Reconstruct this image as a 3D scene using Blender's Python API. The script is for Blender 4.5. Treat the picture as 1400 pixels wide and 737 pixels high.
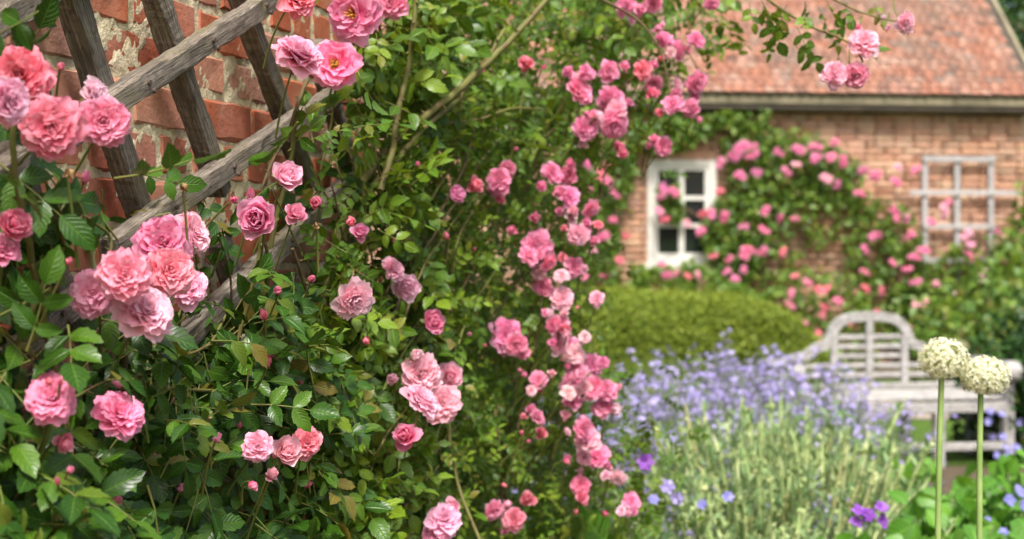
import bpy, math, random
import numpy as np
from mathutils import Matrix, Vector

for o in list(bpy.data.objects):
    bpy.data.objects.remove(o)
S = bpy.context.scene
C = S.collection
R = math.radians
rng = np.random.default_rng(11)
random.seed(11)

# ------------------------------------------------------------------ camera, light, exposure
F, HX, HY, EYE = 1944.4, 700.0, 320.0, 1.5          # focal length in photo pixels, principal column, horizon row, eye height
cd = bpy.data.cameras.new('camera'); cam = bpy.data.objects.new('camera', cd); C.objects.link(cam)
cam.location = (0, 0, EYE); cam.rotation_euler = (R(90), 0, 0)
cd.lens = 50; cd.sensor_width = 36; cd.shift_y = -48.5/1400
cd.clip_start = 0.02; cd.clip_end = 1500
cd.dof.use_dof = True; cd.dof.focus_distance = 2.12; cd.dof.aperture_fstop = 4.3; cd.dof.aperture_blades = 9
S.camera = cam
SUN = Vector((0.05, -0.52, 0.85)).normalized()       # direction towards the sun
el = math.asin(SUN.z); az = math.atan2(SUN.x, SUN.y)
W = bpy.data.worlds.new('World'); S.world = W; W.use_nodes = True
wn = W.node_tree.nodes; wl = W.node_tree.links
bg = wn['Background']; sky = wn.new('ShaderNodeTexSky'); sky.sky_type = 'NISHITA'; sky.sun_disc = False
sky.sun_elevation = el; sky.sun_rotation = az; sky.air_density = .8; sky.dust_density = 6.0; sky.ozone_density = .4
wl.new(sky.outputs[0], bg.inputs[0]); bg.inputs[1].default_value = 0.135
sd = bpy.data.lights.new('sun', 'SUN'); sun = bpy.data.objects.new('sun', sd); C.objects.link(sun)
sd.energy = 3.0; sd.angle = R(10); sd.color = (1, .97, .92)
sun.rotation_euler = SUN.to_track_quat('Z', 'Y').to_euler(); sun.location = (-5, -5, 9)
S.view_settings.view_transform = 'Standard'; S.view_settings.look = 'None'
S.view_settings.exposure = 0.92; S.view_settings.gamma = 1
S.cycles.use_denoising = True; S.cycles.max_bounces = 8; S.cycles.transparent_max_bounces = 6

# ------------------------------------------------------------------ node helper
class NT:
    def __init__(s, name):
        s.m = bpy.data.materials.new(name); s.m.use_nodes = True
        s.t = s.m.node_tree; s.n = s.t.nodes; s.b = s.n['Principled BSDF']; s.out = s.n['Material Output']
    def put(s, sock, v):
        if v is None: return
        if hasattr(v, 'is_output'): s.t.links.new(v, sock)
        elif isinstance(v, tuple) and len(v) == 3 and sock.type == 'RGBA': sock.default_value = (*v, 1)
        else: sock.default_value = v
    def math(s, op, a, b=None, c=None, clamp=False):
        n = s.n.new('ShaderNodeMath'); n.operation = op; n.use_clamp = clamp
        for i, v in enumerate((a, b, c)): s.put(n.inputs[i], v)
        return n.outputs[0]
    def mix(s, f, a, b, mode='MIX'):
        n = s.n.new('ShaderNodeMix'); n.data_type = 'RGBA'; n.blend_type = mode
        s.put(n.inputs[0], f); s.put(n.inputs[6], a); s.put(n.inputs[7], b); return n.outputs[2]
    def ramp(s, f, st):
        n = s.n.new('ShaderNodeValToRGB'); e = n.color_ramp.elements
        while len(e) < len(st): e.new(.5)
        for i, (p, c) in enumerate(st):
            e[i].position = p; e[i].color = (*c, 1) if isinstance(c, tuple) else (c, c, c, 1)
        s.put(n.inputs[0], f); return n.outputs[0]
    def noise(s, vec, scale, detail=4, rough=.55, dist=0):
        n = s.n.new('ShaderNodeTexNoise'); s.put(n.inputs['Vector'], vec)
        n.inputs['Scale'].default_value = scale; n.inputs['Detail'].default_value = detail
        n.inputs['Roughness'].default_value = rough; n.inputs['Distortion'].default_value = dist
        return n.outputs[0]
    def vor(s, vec, scale):
        n = s.n.new('ShaderNodeTexVoronoi'); s.put(n.inputs['Vector'], vec); n.inputs['Scale'].default_value = scale
        return n.outputs[0]
    def attr(s, name):
        n = s.n.new('ShaderNodeAttribute'); n.attribute_name = name; return n
    def xyz(s, v):
        n = s.n.new('ShaderNodeSeparateXYZ'); s.put(n.inputs[0], v); return n.outputs
    def coord(s, k='Object'):
        return s.n.new('ShaderNodeTexCoord').outputs[k]
    def pos(s):
        return s.n.new('ShaderNodeNewGeometry').outputs['Position']
    def mapping(s, v, scale=(1, 1, 1), loc=None):
        n = s.n.new('ShaderNodeMapping'); s.put(n.inputs[0], v); n.inputs['Scale'].default_value = scale
        if loc is not None: s.put(n.inputs['Location'], loc)
        return n.outputs[0]
    def info(s): return s.n.new('ShaderNodeObjectInfo').outputs
    def bump(s, h, strength=.5, dist=.01):
        n = s.n.new('ShaderNodeBump'); n.inputs['Strength'].default_value = strength; n.inputs['Distance'].default_value = dist
        s.put(n.inputs['Height'], h); s.t.links.new(n.outputs[0], s.b.inputs['Normal']); return n.outputs[0]
    def done(s, col, rough=.6, spec=.3, transl=0, tcol=None, nrm=None):
        s.put(s.b.inputs['Base Color'], col); s.put(s.b.inputs['Roughness'], rough); s.b.inputs['Specular IOR Level'].default_value = spec
        if transl:
            t = s.n.new('ShaderNodeBsdfTranslucent'); s.put(t.inputs[0], tcol if tcol is not None else col)
            if nrm is not None: s.t.links.new(nrm, t.inputs['Normal'])
            x = s.n.new('ShaderNodeMixShader'); x.inputs[0].default_value = transl
            s.t.links.new(s.b.outputs[0], x.inputs[1]); s.t.links.new(t.outputs[0], x.inputs[2]); s.t.links.new(x.outputs[0], s.out.inputs[0])
        return s.m

def mat_leaf(name, dark, mid, light, rough=.38, transl=.25, veins=True, spec=.45, warm=(.16, .10, .02), warmth=.93):
    n = NT(name)
    rnd = n.math('FRACT', n.math('ADD', n.attr('rnd').outputs['Fac'], n.info()['Random']))
    col = n.ramp(rnd, [(0, dark), (.5, mid), (warmth-.05, light), (1, warm)])
    blot = n.noise(n.pos(), 60, 3)
    col = n.mix(n.math('MULTIPLY', blot, .45), col, dark)
    nrm = None
    if veins:
        q = n.xyz(n.attr('luv').outputs['Vector'])
        a = n.math('ABSOLUTE', q[0])
        mid_ = n.math('SUBTRACT', 1, n.math('DIVIDE', a, .09), clamp=True)
        sv = n.math('SINE', n.math('MULTIPLY', n.math('SUBTRACT', q[1], n.math('MULTIPLY', a, .28)), 44))
        sv = n.math('MULTIPLY', n.math('POWER', n.math('ABSOLUTE', sv), 6), n.math('GREATER_THAN', sv, 0))
        v = n.math('MAXIMUM', mid_, n.math('MULTIPLY', sv, .55))
        col = n.mix(n.math('MULTIPLY', v, .38), col, tuple(min(1, c*2.2+.02) for c in light))
        nrm = n.bump(n.math('SUBTRACT', n.math('MULTIPLY', blot, .5), v), .5, .002)
    tc = n.mix(.5, col, (light[0]*1.9, light[1]*1.7, light[2]*.8))
    return n.done(col, rough, spec, transl, tc, nrm)

def mat_petal(name):
    n = NT(name)
    oc = n.info()['Color']; q = n.xyz(n.attr('luv').outputs['Vector']); rnd = n.attr('rnd').outputs['Fac']
    deep = n.mix(.6, oc, n.mix(1, oc, (.98, .50, .50), 'MULTIPLY'))
    pale = n.mix(.52, oc, (.97, .80, .88))
    f = n.math('ADD', n.math('MULTIPLY', n.math('POWER', q[1], 1.6), 1.0), n.math('MULTIPLY', n.math('SUBTRACT', rnd, .5), .75), clamp=True)
    col = n.mix(f, deep, pale)
    st = n.noise(n.mapping(n.attr('luv').outputs['Vector'], (14, 1.2, 1)), 1.6, 3)
    col = n.mix(n.math('MULTIPLY', st, .40), col, deep)
    bl = n.noise(n.pos(), 130, 4, .6)
    col = n.mix(n.math('MULTIPLY', n.ramp(bl, [(.60, 0.), (.70, .55)]), n.math('POWER', q[1], 3)), col, (.55, .30, .20))
    nrm = n.bump(st, .22, .003)
    return n.done(col, .7, .08, .50, n.mix(.5, col, pale), nrm)

def mat_plain(name, a, b, scale=8, rough=.7, spec=.25, bump=.3, bd=.01, transl=0, det=5):
    n = NT(name); f = n.noise(n.pos(), scale, det)
    col = n.mix(n.ramp(f, [(.3, 0.), (.7, 1.)]), a, b)
    nr = n.bump(f, bump, bd) if bump else None
    return n.done(col, rough, spec, transl, None, nr)

def mat_wood(name, a, b, c, lichen, rough=.85, ax=(3.2, 140, 140)):
    n = NT(name); co = n.coord('Object'); r = n.info()['Random']
    sh = n.s = None
    v = n.n.new('ShaderNodeCombineXYZ'); n.put(v.inputs[0], n.math('MULTIPLY', r, 37)); n.put(v.inputs[1], n.math('MULTIPLY', r, 11)); n.put(v.inputs[2], n.math('MULTIPLY', r, 23))
    p = n.mapping(co, ax, v.outputs[0])
    g = n.noise(p, 2.2, 6, .62, .6); g2 = n.noise(p, 7, 4, .6, .3)
    col = n.ramp(g, [(.30, a), (.5, b), (.68, c)])
    crack = n.ramp(g2, [(.34, 1.), (.43, 0.)])
    col = n.mix(n.math('MULTIPLY', crack, .8), col, tuple(x*.28 for x in a))
    big = n.noise(n.mapping(co, (1, 1, 1), v.outputs[0]), 9, 5, .6)
    col = n.mix(n.ramp(big, [(.52, 0.), (.70, .75)]), col, lichen)
    blot = n.noise(n.mapping(co, (1, 1, 1), v.outputs[0]), 26, 4)
    col = n.mix(n.ramp(blot, [(.35, .4), (.55, 0.)]), col, tuple(x*.5 for x in a))
    h = n.math('ADD', n.math('MULTIPLY', g, .6), n.math('SUBTRACT', n.math('MULTIPLY', g2, .5), n.math('MULTIPLY', crack, .6)))
    n.bump(h, .8, .004)
    return n.done(col, rough, .2)

def mat_brick(name, stops, scale=55, mort=(.50, .43, .30), dirt=.55, lich=True):
    n = NT(name); r = n.info()['Random']; rr = n.attr('rnd').outputs['Fac']
    p = n.pos(); k = n.math('FRACT', n.math('ADD', r, rr))
    col = n.ramp(k, stops)
    f = n.noise(p, scale*.45, 6, .65); f2 = n.noise(p, scale*2.2, 4, .6)
    col = n.mix(n.ramp(f, [(.35, .55), (.6, 0.)]), col, n.mix(.55, col, (.10, .045, .03)))
    col = n.mix(n.ramp(f, [(.55, 0.), (.8, .55)]), col, (.62, .30, .18))
    col = n.mix(n.ramp(f2, [(.62, 0.), (.75, .6)]), col, (.07, .04, .03))
    sm = n.noise(p, scale*.33, 5, .7, .4)
    col = n.mix(n.ramp(n.noise(p, scale*.14, 3), [(.45, 0.), (.66, .5)]), col, n.mix(.55, col, (.52, .33, .25)))
    col = n.mix(n.ramp(sm, [(dirt, 0.), (dirt+.20, .75)]), col, mort)
    n.bump(n.math('ADD', n.math('MULTIPLY', f, .6), n.math('MULTIPLY', f2, .5)), .7, .004)
    return n.done(col, .9, .15)

M = {}
M['leaf_near'] = mat_leaf('rose_leaf_dark', (.009, .036, .003), (.024, .078, .005), (.070, .150, .009), .34, .13, spec=.30)
M['leaf_mid'] = mat_leaf('rose_leaf_small', (.022, .066, .005), (.070, .158, .010), (.195, .285, .018), .37, .24, spec=.34)
M['leaf_bg'] = mat_leaf('climber_leaf', (.045, .105, .012), (.10, .20, .022), (.21, .31, .035), .5, .28, False)
M['hedge'] = mat_leaf('hedge_leaf', (.085, .140, .014), (.180, .250, .024), (.31, .37, .05), .55, .32, False, .3, (.26, .28, .04), .97)
M['lush'] = mat_leaf('lush_leaf', (.050, .150, .014), (.090, .240, .020), (.15, .33, .035), .42, .3, True, .4, (.15, .33, .035), .99)
M['sage'] = mat_leaf('sage_leaf', (.090, .170, .065), (.170, .275, .110), (.29, .40, .19), .7, .25, False, .2, (.35, .36, .19), .97)
M['pale'] = mat_leaf('pale_spike', (.31, .43, .16), (.47, .57, .25), (.63, .68, .38), .7, .25, False, .2, (.50, .40, .18), .9)
M['tree'] = mat_leaf('tree_leaf', (.012, .045, .008), (.028, .085, .012), (.06, .14, .02), .5, .2, False)
M['petal'] = mat_petal('rose_petal')
M['stamen'] = mat_plain('stamen_gold', (.60, .30, .04), (.75, .50, .10), 200, .7, .2, 0)
M['calyx'] = mat_plain('calyx_green', (.06, .13, .02), (.12, .10, .03), 120, .6, .3, 0)
M['stalk'] = mat_plain('stalk_green', (.09, .15, .025), (.15, .12, .03), 40, .6, .3, 0)
M['cane'] = mat_plain('rose_cane', (.13, .145, .03), (.11, .075, .03), 28, .65, .3, .5, .003)
M['cane_dark'] = mat_plain('old_cane', (.09, .06, .035), (.15, .12, .05), 40, .8, .2, .6, .004)
M['spent'] = mat_plain('spent_flower', (.22, .12, .05), (.35, .24, .12), 150, .9, .1, 0)
M['wood'] = mat_wood('weathered_wood', (.075, .062, .048), (.205, .172, .135), (.35, .315, .265), (.17, .155, .065))
M['nail'] = mat_plain('rusty_nail', (.05, .035, .03), (.10, .06, .04), 200, .7, .5, 0)
M['teak'] = mat_wood('silver_teak', (.26, .25, .235), (.38, .37, .355), (.48, .47, .455), (.33, .32, .28), .75, (1.5, 30, 30))
RED = [(0, (.38, .095, .045)), (.25, (.50, .155, .072)), (.45, (.44, .125, .065)), (.62, (.54, .25, .16)), (.78, (.36, .13, .095)), (.90, (.58, .32, .21)), (1, (.30, .13, .10))]
M['brick'] = mat_brick('old_red_brick', RED, 55, (.56, .47, .32), .60)
M['brick_far'] = mat_brick('cottage_brick', [(0, (.42, .22, .145)), (.3, (.52, .30, .19)), (.55, (.47, .26, .18)), (.75, (.56, .38, .25)), (1, (.38, .22, .17))], 9, (.48, .36, .25), .52)
def mat_tile(name):
    n = NT(name); p = n.pos(); k = n.math('FRACT', n.math('ADD', n.info()['Random'], n.attr('rnd').outputs['Fac']))
    col = n.ramp(k, [(0, (.14, .085, .065)), (.10, (.25, .12, .085)), (.35, (.34, .155, .10)), (.6, (.28, .13, .088)), (.8, (.37, .20, .14)), (.93, (.33, .21, .155)), (1, (.15, .115, .10))])
    big = n.noise(p, 1.1, 5, .6); col = n.mix(n.ramp(big, [(.48, 0.), (.66, .75)]), col, (.19, .15, .12))
    sp = n.noise(p, 26, 5, .65); col = n.mix(n.ramp(sp, [(.55, 0.), (.70, .55)]), col, (.15, .11, .085))
    pk = n.noise(p, 3.1, 4, .6); col = n.mix(n.ramp(pk, [(.5, 0.), (.68, .4)]), col, (.40, .28, .235))
    n.bump(sp, .6, .01); return n.done(col, .9, .12)
M['tile'] = mat_tile('clay_tile')
def mat_mortar(name, a, b, s=40):
    n = NT(name); p = n.pos(); f = n.noise(p, s, 7, .65); g = n.noise(p, s*5, 3)
    col = n.mix(n.ramp(f, [(.3, 0.), (.7, 1.)]), a, b)
    col = n.mix(n.ramp(g, [(.6, 0.), (.75, .35)]), col, tuple(x*.35 for x in a))
    col = n.mix(n.ramp(n.noise(p, s*.2, 4), [(.55, 0.), (.75, .5)]), col, (.20, .17, .10))
    n.bump(n.math('ADD', f, n.math('MULTIPLY', g, .6)), .9, .004); return n.done(col, .95, .1)
M['mortar'] = mat_mortar('lime_mortar', (.54, .44, .27), (.74, .65, .45))
M['mortar_far'] = mat_mortar('cottage_mortar', (.38, .28, .18), (.50, .40, .28), 7)
M['white'] = mat_plain('white_paint', (.58, .57, .51), (.70, .69, .64), 9, .55, .35, .2)
M['greywhite'] = mat_plain('grey_white_paint', (.30, .295, .29), (.40, .39, .385), 9, .7, .2, .2)
M['cream'] = mat_plain('cream_board', (.17, .15, .095), (.36, .315, .21), 3, .8, .2, .3)
M['gutter'] = mat_plain('dark_gutter', (.045, .038, .03), (.09, .07, .05), 6, .6, .3, .2)
n = NT('window_glass'); n.b.inputs['Metallic'].default_value = 0
M['glass'] = n.done((.012, .016, .016), .04, .7)
M['soil'] = mat_plain('garden_soil', (.055, .042, .028), (.12, .095, .065), 14, .95, .1, .8, .03)
M['lawn'] = mat_plain('lawn_green', (.05, .10, .018), (.085, .14, .025), 12, .9, .1, .8, .03)
M['gravel'] = mat_plain('path_gravel', (.22, .19, .15), (.36, .32, .26), 60, .95, .1, .8, .01)
M['bark'] = mat_plain('tree_bark', (.07, .05, .035), (.14, .11, .08), 20, .9, .1, .8, .02)
M['hcore'] = mat_plain('hedge_twigs', (.06, .085, .012), (.08, .11, .016), 25, .9, .1, .8, .03)
M['lav'] = mat_leaf('violet_flower', (.24, .20, .46), (.33, .29, .58), (.50, .46, .72), .7, .3, False, .1, (.5, .42, .72), .95)
M['purple'] = mat_leaf('purple_flower', (.17, .05, .34), (.26, .09, .46), (.40, .20, .58), .6, .3, False, .1, (.42, .2, .6), .97)
M['blue'] = mat_leaf('blue_flower', (.20, .20, .55), (.30, .30, .66), (.42, .40, .75), .6, .3, False, .1, (.4, .4, .7), .97)
M['allium'] = mat_leaf('allium_floret', (.67, .68, .57), (.78, .79, .70), (.85, .85, .79), .7, .4, False, .1, (.55, .58, .32), .97)
M['allium_core'] = mat_plain('allium_pedicel', (.34, .40, .15), (.46, .50, .24), 120, .8, .1, 0)
M['allium_stem'] = mat_plain('allium_stem', (.17, .28, .07), (.30, .40, .14), 22, .5, .3, 0)
M['stem_grey'] = mat_plain('lavender_stem', (.13, .19, .08), (.21, .26, .12), 20, .7, .2, 0)

# ------------------------------------------------------------------ mesh helpers
class G:
    def __init__(s): s.V = []; s.F3 = []; s.F4 = []; s.m3 = []; s.m4 = []; s.U = []; s.Rn = []; s.n = 0
    def add(s, V, Fq, luv=None, rnd=0., mat=0):
        V = np.asarray(V, float).reshape(-1, 3); Fq = np.asarray(Fq, int)
        s.V.append(V)
        s.U.append(np.zeros((len(V), 3)) if luv is None else np.asarray(luv, float))
        s.Rn.append(np.full(len(V), rnd) if np.isscalar(rnd) else np.asarray(rnd, float))
        (s.F4 if Fq.shape[1] == 4 else s.F3).append(Fq + s.n)
        (s.m4 if Fq.shape[1] == 4 else s.m3).append(np.full(len(Fq), mat, int))
        s.n += len(V); return s
    def many(s, T, Ms, rnds, mat=0):
        V, Fq, U = T; k = len(Ms); nv = len(V)
        if k == 0: return s
        Ms = np.asarray(Ms)
        P = np.einsum('kij,nj->kni', Ms[:, :3, :3], V) + Ms[:, None, :3, 3]
        FF = (np.asarray(Fq)[None] + (np.arange(k)*nv)[:, None, None]).reshape(-1, np.asarray(Fq).shape[1])
        return s.add(P.reshape(-1, 3), FF, np.tile(U, (k, 1)), np.repeat(np.asarray(rnds, float), nv), mat)
    def box(s, lo, hi, mat=0, rnd=0.):
        x0, y0, z0 = lo; x1, y1, z1 = hi
        V = [(x0,y0,z0),(x1,y0,z0),(x1,y1,z0),(x0,y1,z0),(x0,y0,z1),(x1,y0,z1),(x1,y1,z1),(x0,y1,z1)]
        return s.add(V, [(0,3,2,1),(4,5,6,7),(0,1,5,4),(1,2,6,5),(2,3,7,6),(3,0,4,7)], None, rnd, mat)
    def tube(s, pts, rad, k=6, mat=0, rnd=0.):
        pts = np.asarray(pts, float); n = len(pts); rad = np.full(n, rad) if np.isscalar(rad) else np.asarray(rad)
        d = np.gradient(pts, axis=0); d /= np.linalg.norm(d, axis=1)[:, None]+1e-9
        up = np.array([.13, .21, .97]) if abs(d[0][2]) < .9 else np.array([.9, .1, .2])
        a = np.cross(d, up); a /= np.linalg.norm(a, axis=1)[:, None]+1e-9; b = np.cross(d, a)
        th = np.arange(k)*2*math.pi/k
        V = pts[:, None] + rad[:, None, None]*(np.cos(th)[None, :, None]*a[:, None] + np.sin(th)[None, :, None]*b[:, None])
        Fq = [(i*k+j, i*k+(j+1) % k, (i+1)*k+(j+1) % k, (i+1)*k+j) for i in range(n-1) for j in range(k)]
        s.add(V.reshape(-1, 3), Fq, None, rnd, mat)
        for e in (0, n-1):
            s.add(np.vstack([V[e], pts[e]]), [(j, (j+1) % k, k) for j in range(k)], None, rnd, mat)
        return s
    def mesh(s, name, mats, smooth=True):
        me = bpy.data.meshes.new(name)
        V = np.vstack(s.V); f4 = np.vstack(s.F4) if s.F4 else np.zeros((0, 4), int); f3 = np.vstack(s.F3) if s.F3 else np.zeros((0, 3), int)
        loops = np.concatenate([f4.ravel(), f3.ravel()]).astype(np.int32)
        tot = np.concatenate([np.full(len(f4), 4), np.full(len(f3), 3)]).astype(np.int32)
        st = np.concatenate([[0], np.cumsum(tot)[:-1]]).astype(np.int32)
        me.vertices.add(len(V)); me.vertices.foreach_set('co', V.ravel().astype(np.float32))
        me.loops.add(len(loops)); me.loops.foreach_set('vertex_index', loops)
        me.polygons.add(len(tot)); me.polygons.foreach_set('loop_start', st); me.polygons.foreach_set('loop_total', tot)
        mi = np.concatenate((s.m4 or [np.zeros(0, int)]) + (s.m3 or [np.zeros(0, int)])).astype(np.int32)
        me.polygons.foreach_set('material_index', mi)
        me.polygons.foreach_set('use_smooth', np.full(len(tot), smooth, bool))
        a = me.attributes.new('luv', 'FLOAT_VECTOR', 'POINT'); a.data.foreach_set('vector', np.vstack(s.U).ravel().astype(np.float32))
        a = me.attributes.new('rnd', 'FLOAT', 'POINT'); a.data.foreach_set('value', np.concatenate(s.Rn).astype(np.float32))
        me.update(calc_edges=True); me.validate()
        for m in (mats if isinstance(mats, (list, tuple)) else [mats]): me.materials.append(m)
        return me

def link(name, me, parent=None, mat=None, kind=None, world=False):
    o = bpy.data.objects.new(name, me); C.objects.link(o)
    if parent is not None: o.parent = parent
    if world and parent is not None:                       # mesh given in world space: undo the root's offset
        o.matrix_parent_inverse = ROOTINV[parent.name] if parent.name in ROOTINV else parent.matrix_basis.inverted()
    if mat is not None: o.matrix_basis = mat
    if kind: o['kind'] = kind
    return o
ROOTINV = {}
def thing(name, label, cat, loc=(0, 0, 0), rz=0, group=None):
    o = bpy.data.objects.new(name, None); C.objects.link(o); o.empty_display_size = .1
    o.location = loc; o.rotation_euler = (0, 0, rz); o['label'] = label; o['category'] = cat
    if group: o['group'] = group
    ROOTINV[o.name] = (Matrix.Translation(loc) @ Matrix.Rotation(rz, 4, 'Z')).inverted()
    return o
def nz(v):
    v = np.asarray(v, float); return v/(np.linalg.norm(v)+1e-9)
def frame(p, d, nrm, sc):
    y = nz(d); z = np.asarray(nrm, float) - y*np.dot(nrm, y); z = nz(z); x = np.cross(y, z)
    m = np.eye(4); m[:3, 0] = x*sc; m[:3, 1] = y*sc; m[:3, 2] = z*sc; m[:3, 3] = p; return m
def facing(p, f, roll, sc):
    z = nz(f); x = nz(np.cross((.1, .2, 1), z)); y = np.cross(z, x); c, s_ = math.cos(roll), math.sin(roll)
    m = np.eye(4); m[:3, 0] = (x*c+y*s_)*sc; m[:3, 1] = (-x*s_+y*c)*sc; m[:3, 2] = z*sc; m[:3, 3] = p; return m
def at(px, py, Y): return np.array([(px-HX)/F*Y, Y, EYE-(py-HY)/F*Y])
WT = np.array([.2255, .9742, 0]); WN = np.array([.9742, -.2255, 0]); WB = np.array([-1.084, 0, 0])   # the wall's run, face normal and start
def wp(s, off, z): return WB + s*WT + off*WN + np.array([0, 0, z])
def wy(px, off): return max(.6, (1.084-off/.9742)/max(.12, .2315-(px-HX)/F))
def onwall(px, py, off): return at(px, py, wy(px, off))

# ------------------------------------------------------------------ ground
gs = G(); n_ = 60
gs.add([(-600, -300, 0), (600, -300, 0), (600, 900, 0), (-600, 900, 0)], [(0, 1, 2, 3)])
o = link('ground', gs.mesh('ground', M['lawn'])); o['kind'] = 'structure'; o['label'] = 'green lawn ground running to the horizon'
def sheet(name, pts, z, mat, label):
    g = G(); k = len(pts); c = np.mean(pts, axis=0)
    V = [(x, y, z) for x, y in pts] + [(c[0], c[1], z)]
    g.add(V, [(i, (i+1) % k, k) for i in range(k)]); o = link(name, g.mesh(name, mat)); o['kind'] = 'structure'; o['label'] = label
sheet('flower_bed', [(-.9, .2), (6.5, .2), (6.5, 8.6), (-.2, 9.6), (-1.5, 5.5)], .006, M['soil'], 'dark soil of the flower bed under the lavender')
sheet('gravel_path', [(-4, 12.1), (12, 10.7), (12, 12.9), (-4, 14.0)], .010, M['gravel'], 'pale gravel path in front of the cottage')
sheet('wall_border', [(-4, 14.05), (12, 15.2), (12, 17.5), (-4, 15.8)], .014, M['soil'], 'soil border along the foot of the cottage wall')

# ------------------------------------------------------------------ near brick wall
def brick_tpl(L, H, D, seed, nx=5, nzv=3, ch=.004, j=.0011):
    """front face at y=0 looking to -y, chamfered and uneven, centred on x and z"""
    r = np.random.default_rng(seed); g = G()
    xs = np.linspace(-L/2, L/2, nx+1); zs = np.linspace(-H/2, H/2, nzv+1)
    xs[1] = -L/2+ch*1.6; xs[-2] = L/2-ch*1.6; zs[1] = -H/2+ch*1.3; zs[-2] = H/2-ch*1.3
    V = []
    for a, z in enumerate(zs):
        for b, x in enumerate(xs):
            e = (a in (0, nzv)) or (b in (0, nx)); cn = (a in (0, nzv)) and (b in (0, nx))
            V.append((x+r.normal(0, j*1.3), (ch*1.1 if e else 0)+(ch*.9 if cn else 0)+r.normal(0, j*.7), z+r.normal(0, j)))
    idx = lambda a, b: a*(nx+1)+b
    Fq = [(idx(a, b), idx(a, b+1), idx(a+1, b+1), idx(a+1, b)) for a in range(nzv) for b in range(nx)]
    ring = [idx(0, b) for b in range(nx+1)] + [idx(a, nx) for a in range(1, nzv+1)] + [idx(nzv, b) for b in range(nx-1, -1, -1)] + [idx(a, 0) for a in range(nzv-1, 0, -1)]
    k = len(V); V += [(V[i][0], D, V[i][2]) for i in ring]
    m = len(ring); Fq += [(ring[i], k+i, k+(i+1) % m, ring[(i+1) % m]) for i in range(m)]
    g.add(V, Fq); return g
S0, S1, WH = .5, 3.34, 2.625
BANG = math.atan2(WT[1], WT[0])
wall = thing('brick_wall', 'old red brick garden wall behind the diagonal wooden trellis', 'wall', tuple(WB+1.2*WT))
bm_s = [brick_tpl(.217, .066, .05, 100+i).mesh('brick', M['brick'], False) for i in range(6)]
bm_h = [brick_tpl(.104, .066, .05, 200+i, 4).mesh('brick', M['brick'], False) for i in range(4)]
rest = G(); nb = 0
BR = Matrix(((WT[0], -WN[0], 0), (WT[1], -WN[1], 0), (0, 0, 1)))        # local x along the wall, -y out of it
for k in range(35):
    z = .0135 + k*.075 + .0375
    hd = (k % 4 == 1); step = .1125 if hd else .2275
    s = S0 + ((k*.1137) % .2275) - .2275 + ((2.125-S0) % .2275 - (23*.1137) % .2275)
    while s < S1-.02:
        a = max(s, S0); b = min(s+step, S1); s += step
        if b-a < .04: continue
        ln = b-a-.011; c = wp((a+b)/2, -.004+random.gauss(0, .0012), z+random.gauss(0, .0015))
        h = hd or ln < .15
        src = random.choice(bm_h if h else bm_s); base = .104 if h else .217
        m4 = Matrix.Translation(c) @ BR.to_4x4() @ Matrix.Rotation(random.gauss(0, .008), 4, 'Y') @ Matrix.Rotation(random.gauss(0, .01), 4, 'Z') @ Matrix.Diagonal((ln/base, 1, random.uniform(.95, 1.05), 1))
        u = c[0]/max(c[1], .1); py = HY-(c[2]-EYE)/max(c[1], .1)*F
        if -.42 < u and -60 < py < 800 and nb < 296:
            o = link('brick', src, wall, None, None, True); o.matrix_basis = m4; nb += 1
        else:
            g0 = (brick_tpl(.104, .066, .05, 7+k, 4) if h else brick_tpl(.217, .066, .05, 7+k))
            V = np.vstack(g0.V); A = np.array(m4); rest.add(V@A[:3, :3].T + A[:3, 3], np.vstack(g0.F4), None, random.random())
link('outer_bricks', rest.mesh('outer_bricks', M['brick']), wall, None, 'stuff', True)
# mortar: a lumpy sheet the bricks stand a little proud of
g = G(); na, nbz = 400, 300; sa = np.linspace(S0, S1, na); za = np.linspace(0, WH, nbz)
SS, ZZ = np.meshgrid(sa, za); off = -.0062 + rng.normal(0, .0007, SS.shape)
for kk in range(4):
    ph = rng.uniform(0, 9, 2); off += .0009*np.sin(SS*(31+kk*29)+ph[0]+3*np.sin(ZZ*17+ph[1]))*np.sin(ZZ*(43+kk*37)+ph[1]+2*np.sin(SS*13))
P = WB + SS[..., None]*WT + off[..., None]*WN + ZZ[..., None]*np.array([0, 0, 1.])
I = np.arange(na*nbz).reshape(nbz, na)
g.add(P.reshape(-1, 3), np.stack([I[:-1, :-1], I[:-1, 1:], I[1:, 1:], I[1:, :-1]], -1).reshape(-1, 4))
link('mortar', g.mesh('mortar', M['mortar']), wall, None, None, True)
def slab(s0, s1, o0, o1, z0, z1, jit=0):
    V = [wp(s, o_, z) for z in (z0, z1) for s, o_ in ((s0, o0), (s1, o0), (s1, o1), (s0, o1))]
    return V, [(0,3,2,1),(4,5,6,7),(0,1,5,4),(1,2,6,5),(2,3,7,6),(3,0,4,7)]
g = G(); g.add(*slab(S0+.003, S1-.003, -.33, -.02, 0, WH)); link('wall_core', g.mesh('wall_core', M['mortar'], False), wall, None, None, True)
for i in range(10):
    g = G(); s0 = S0+i*(S1-S0)/10; g.add(*slab(s0+.003, s0+(S1-S0)/10-.003, -.36, .03, WH+.003, WH+.07)); link('coping_stone', g.mesh('coping_stone', M['brick'], False), wall, None, None, True)

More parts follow.
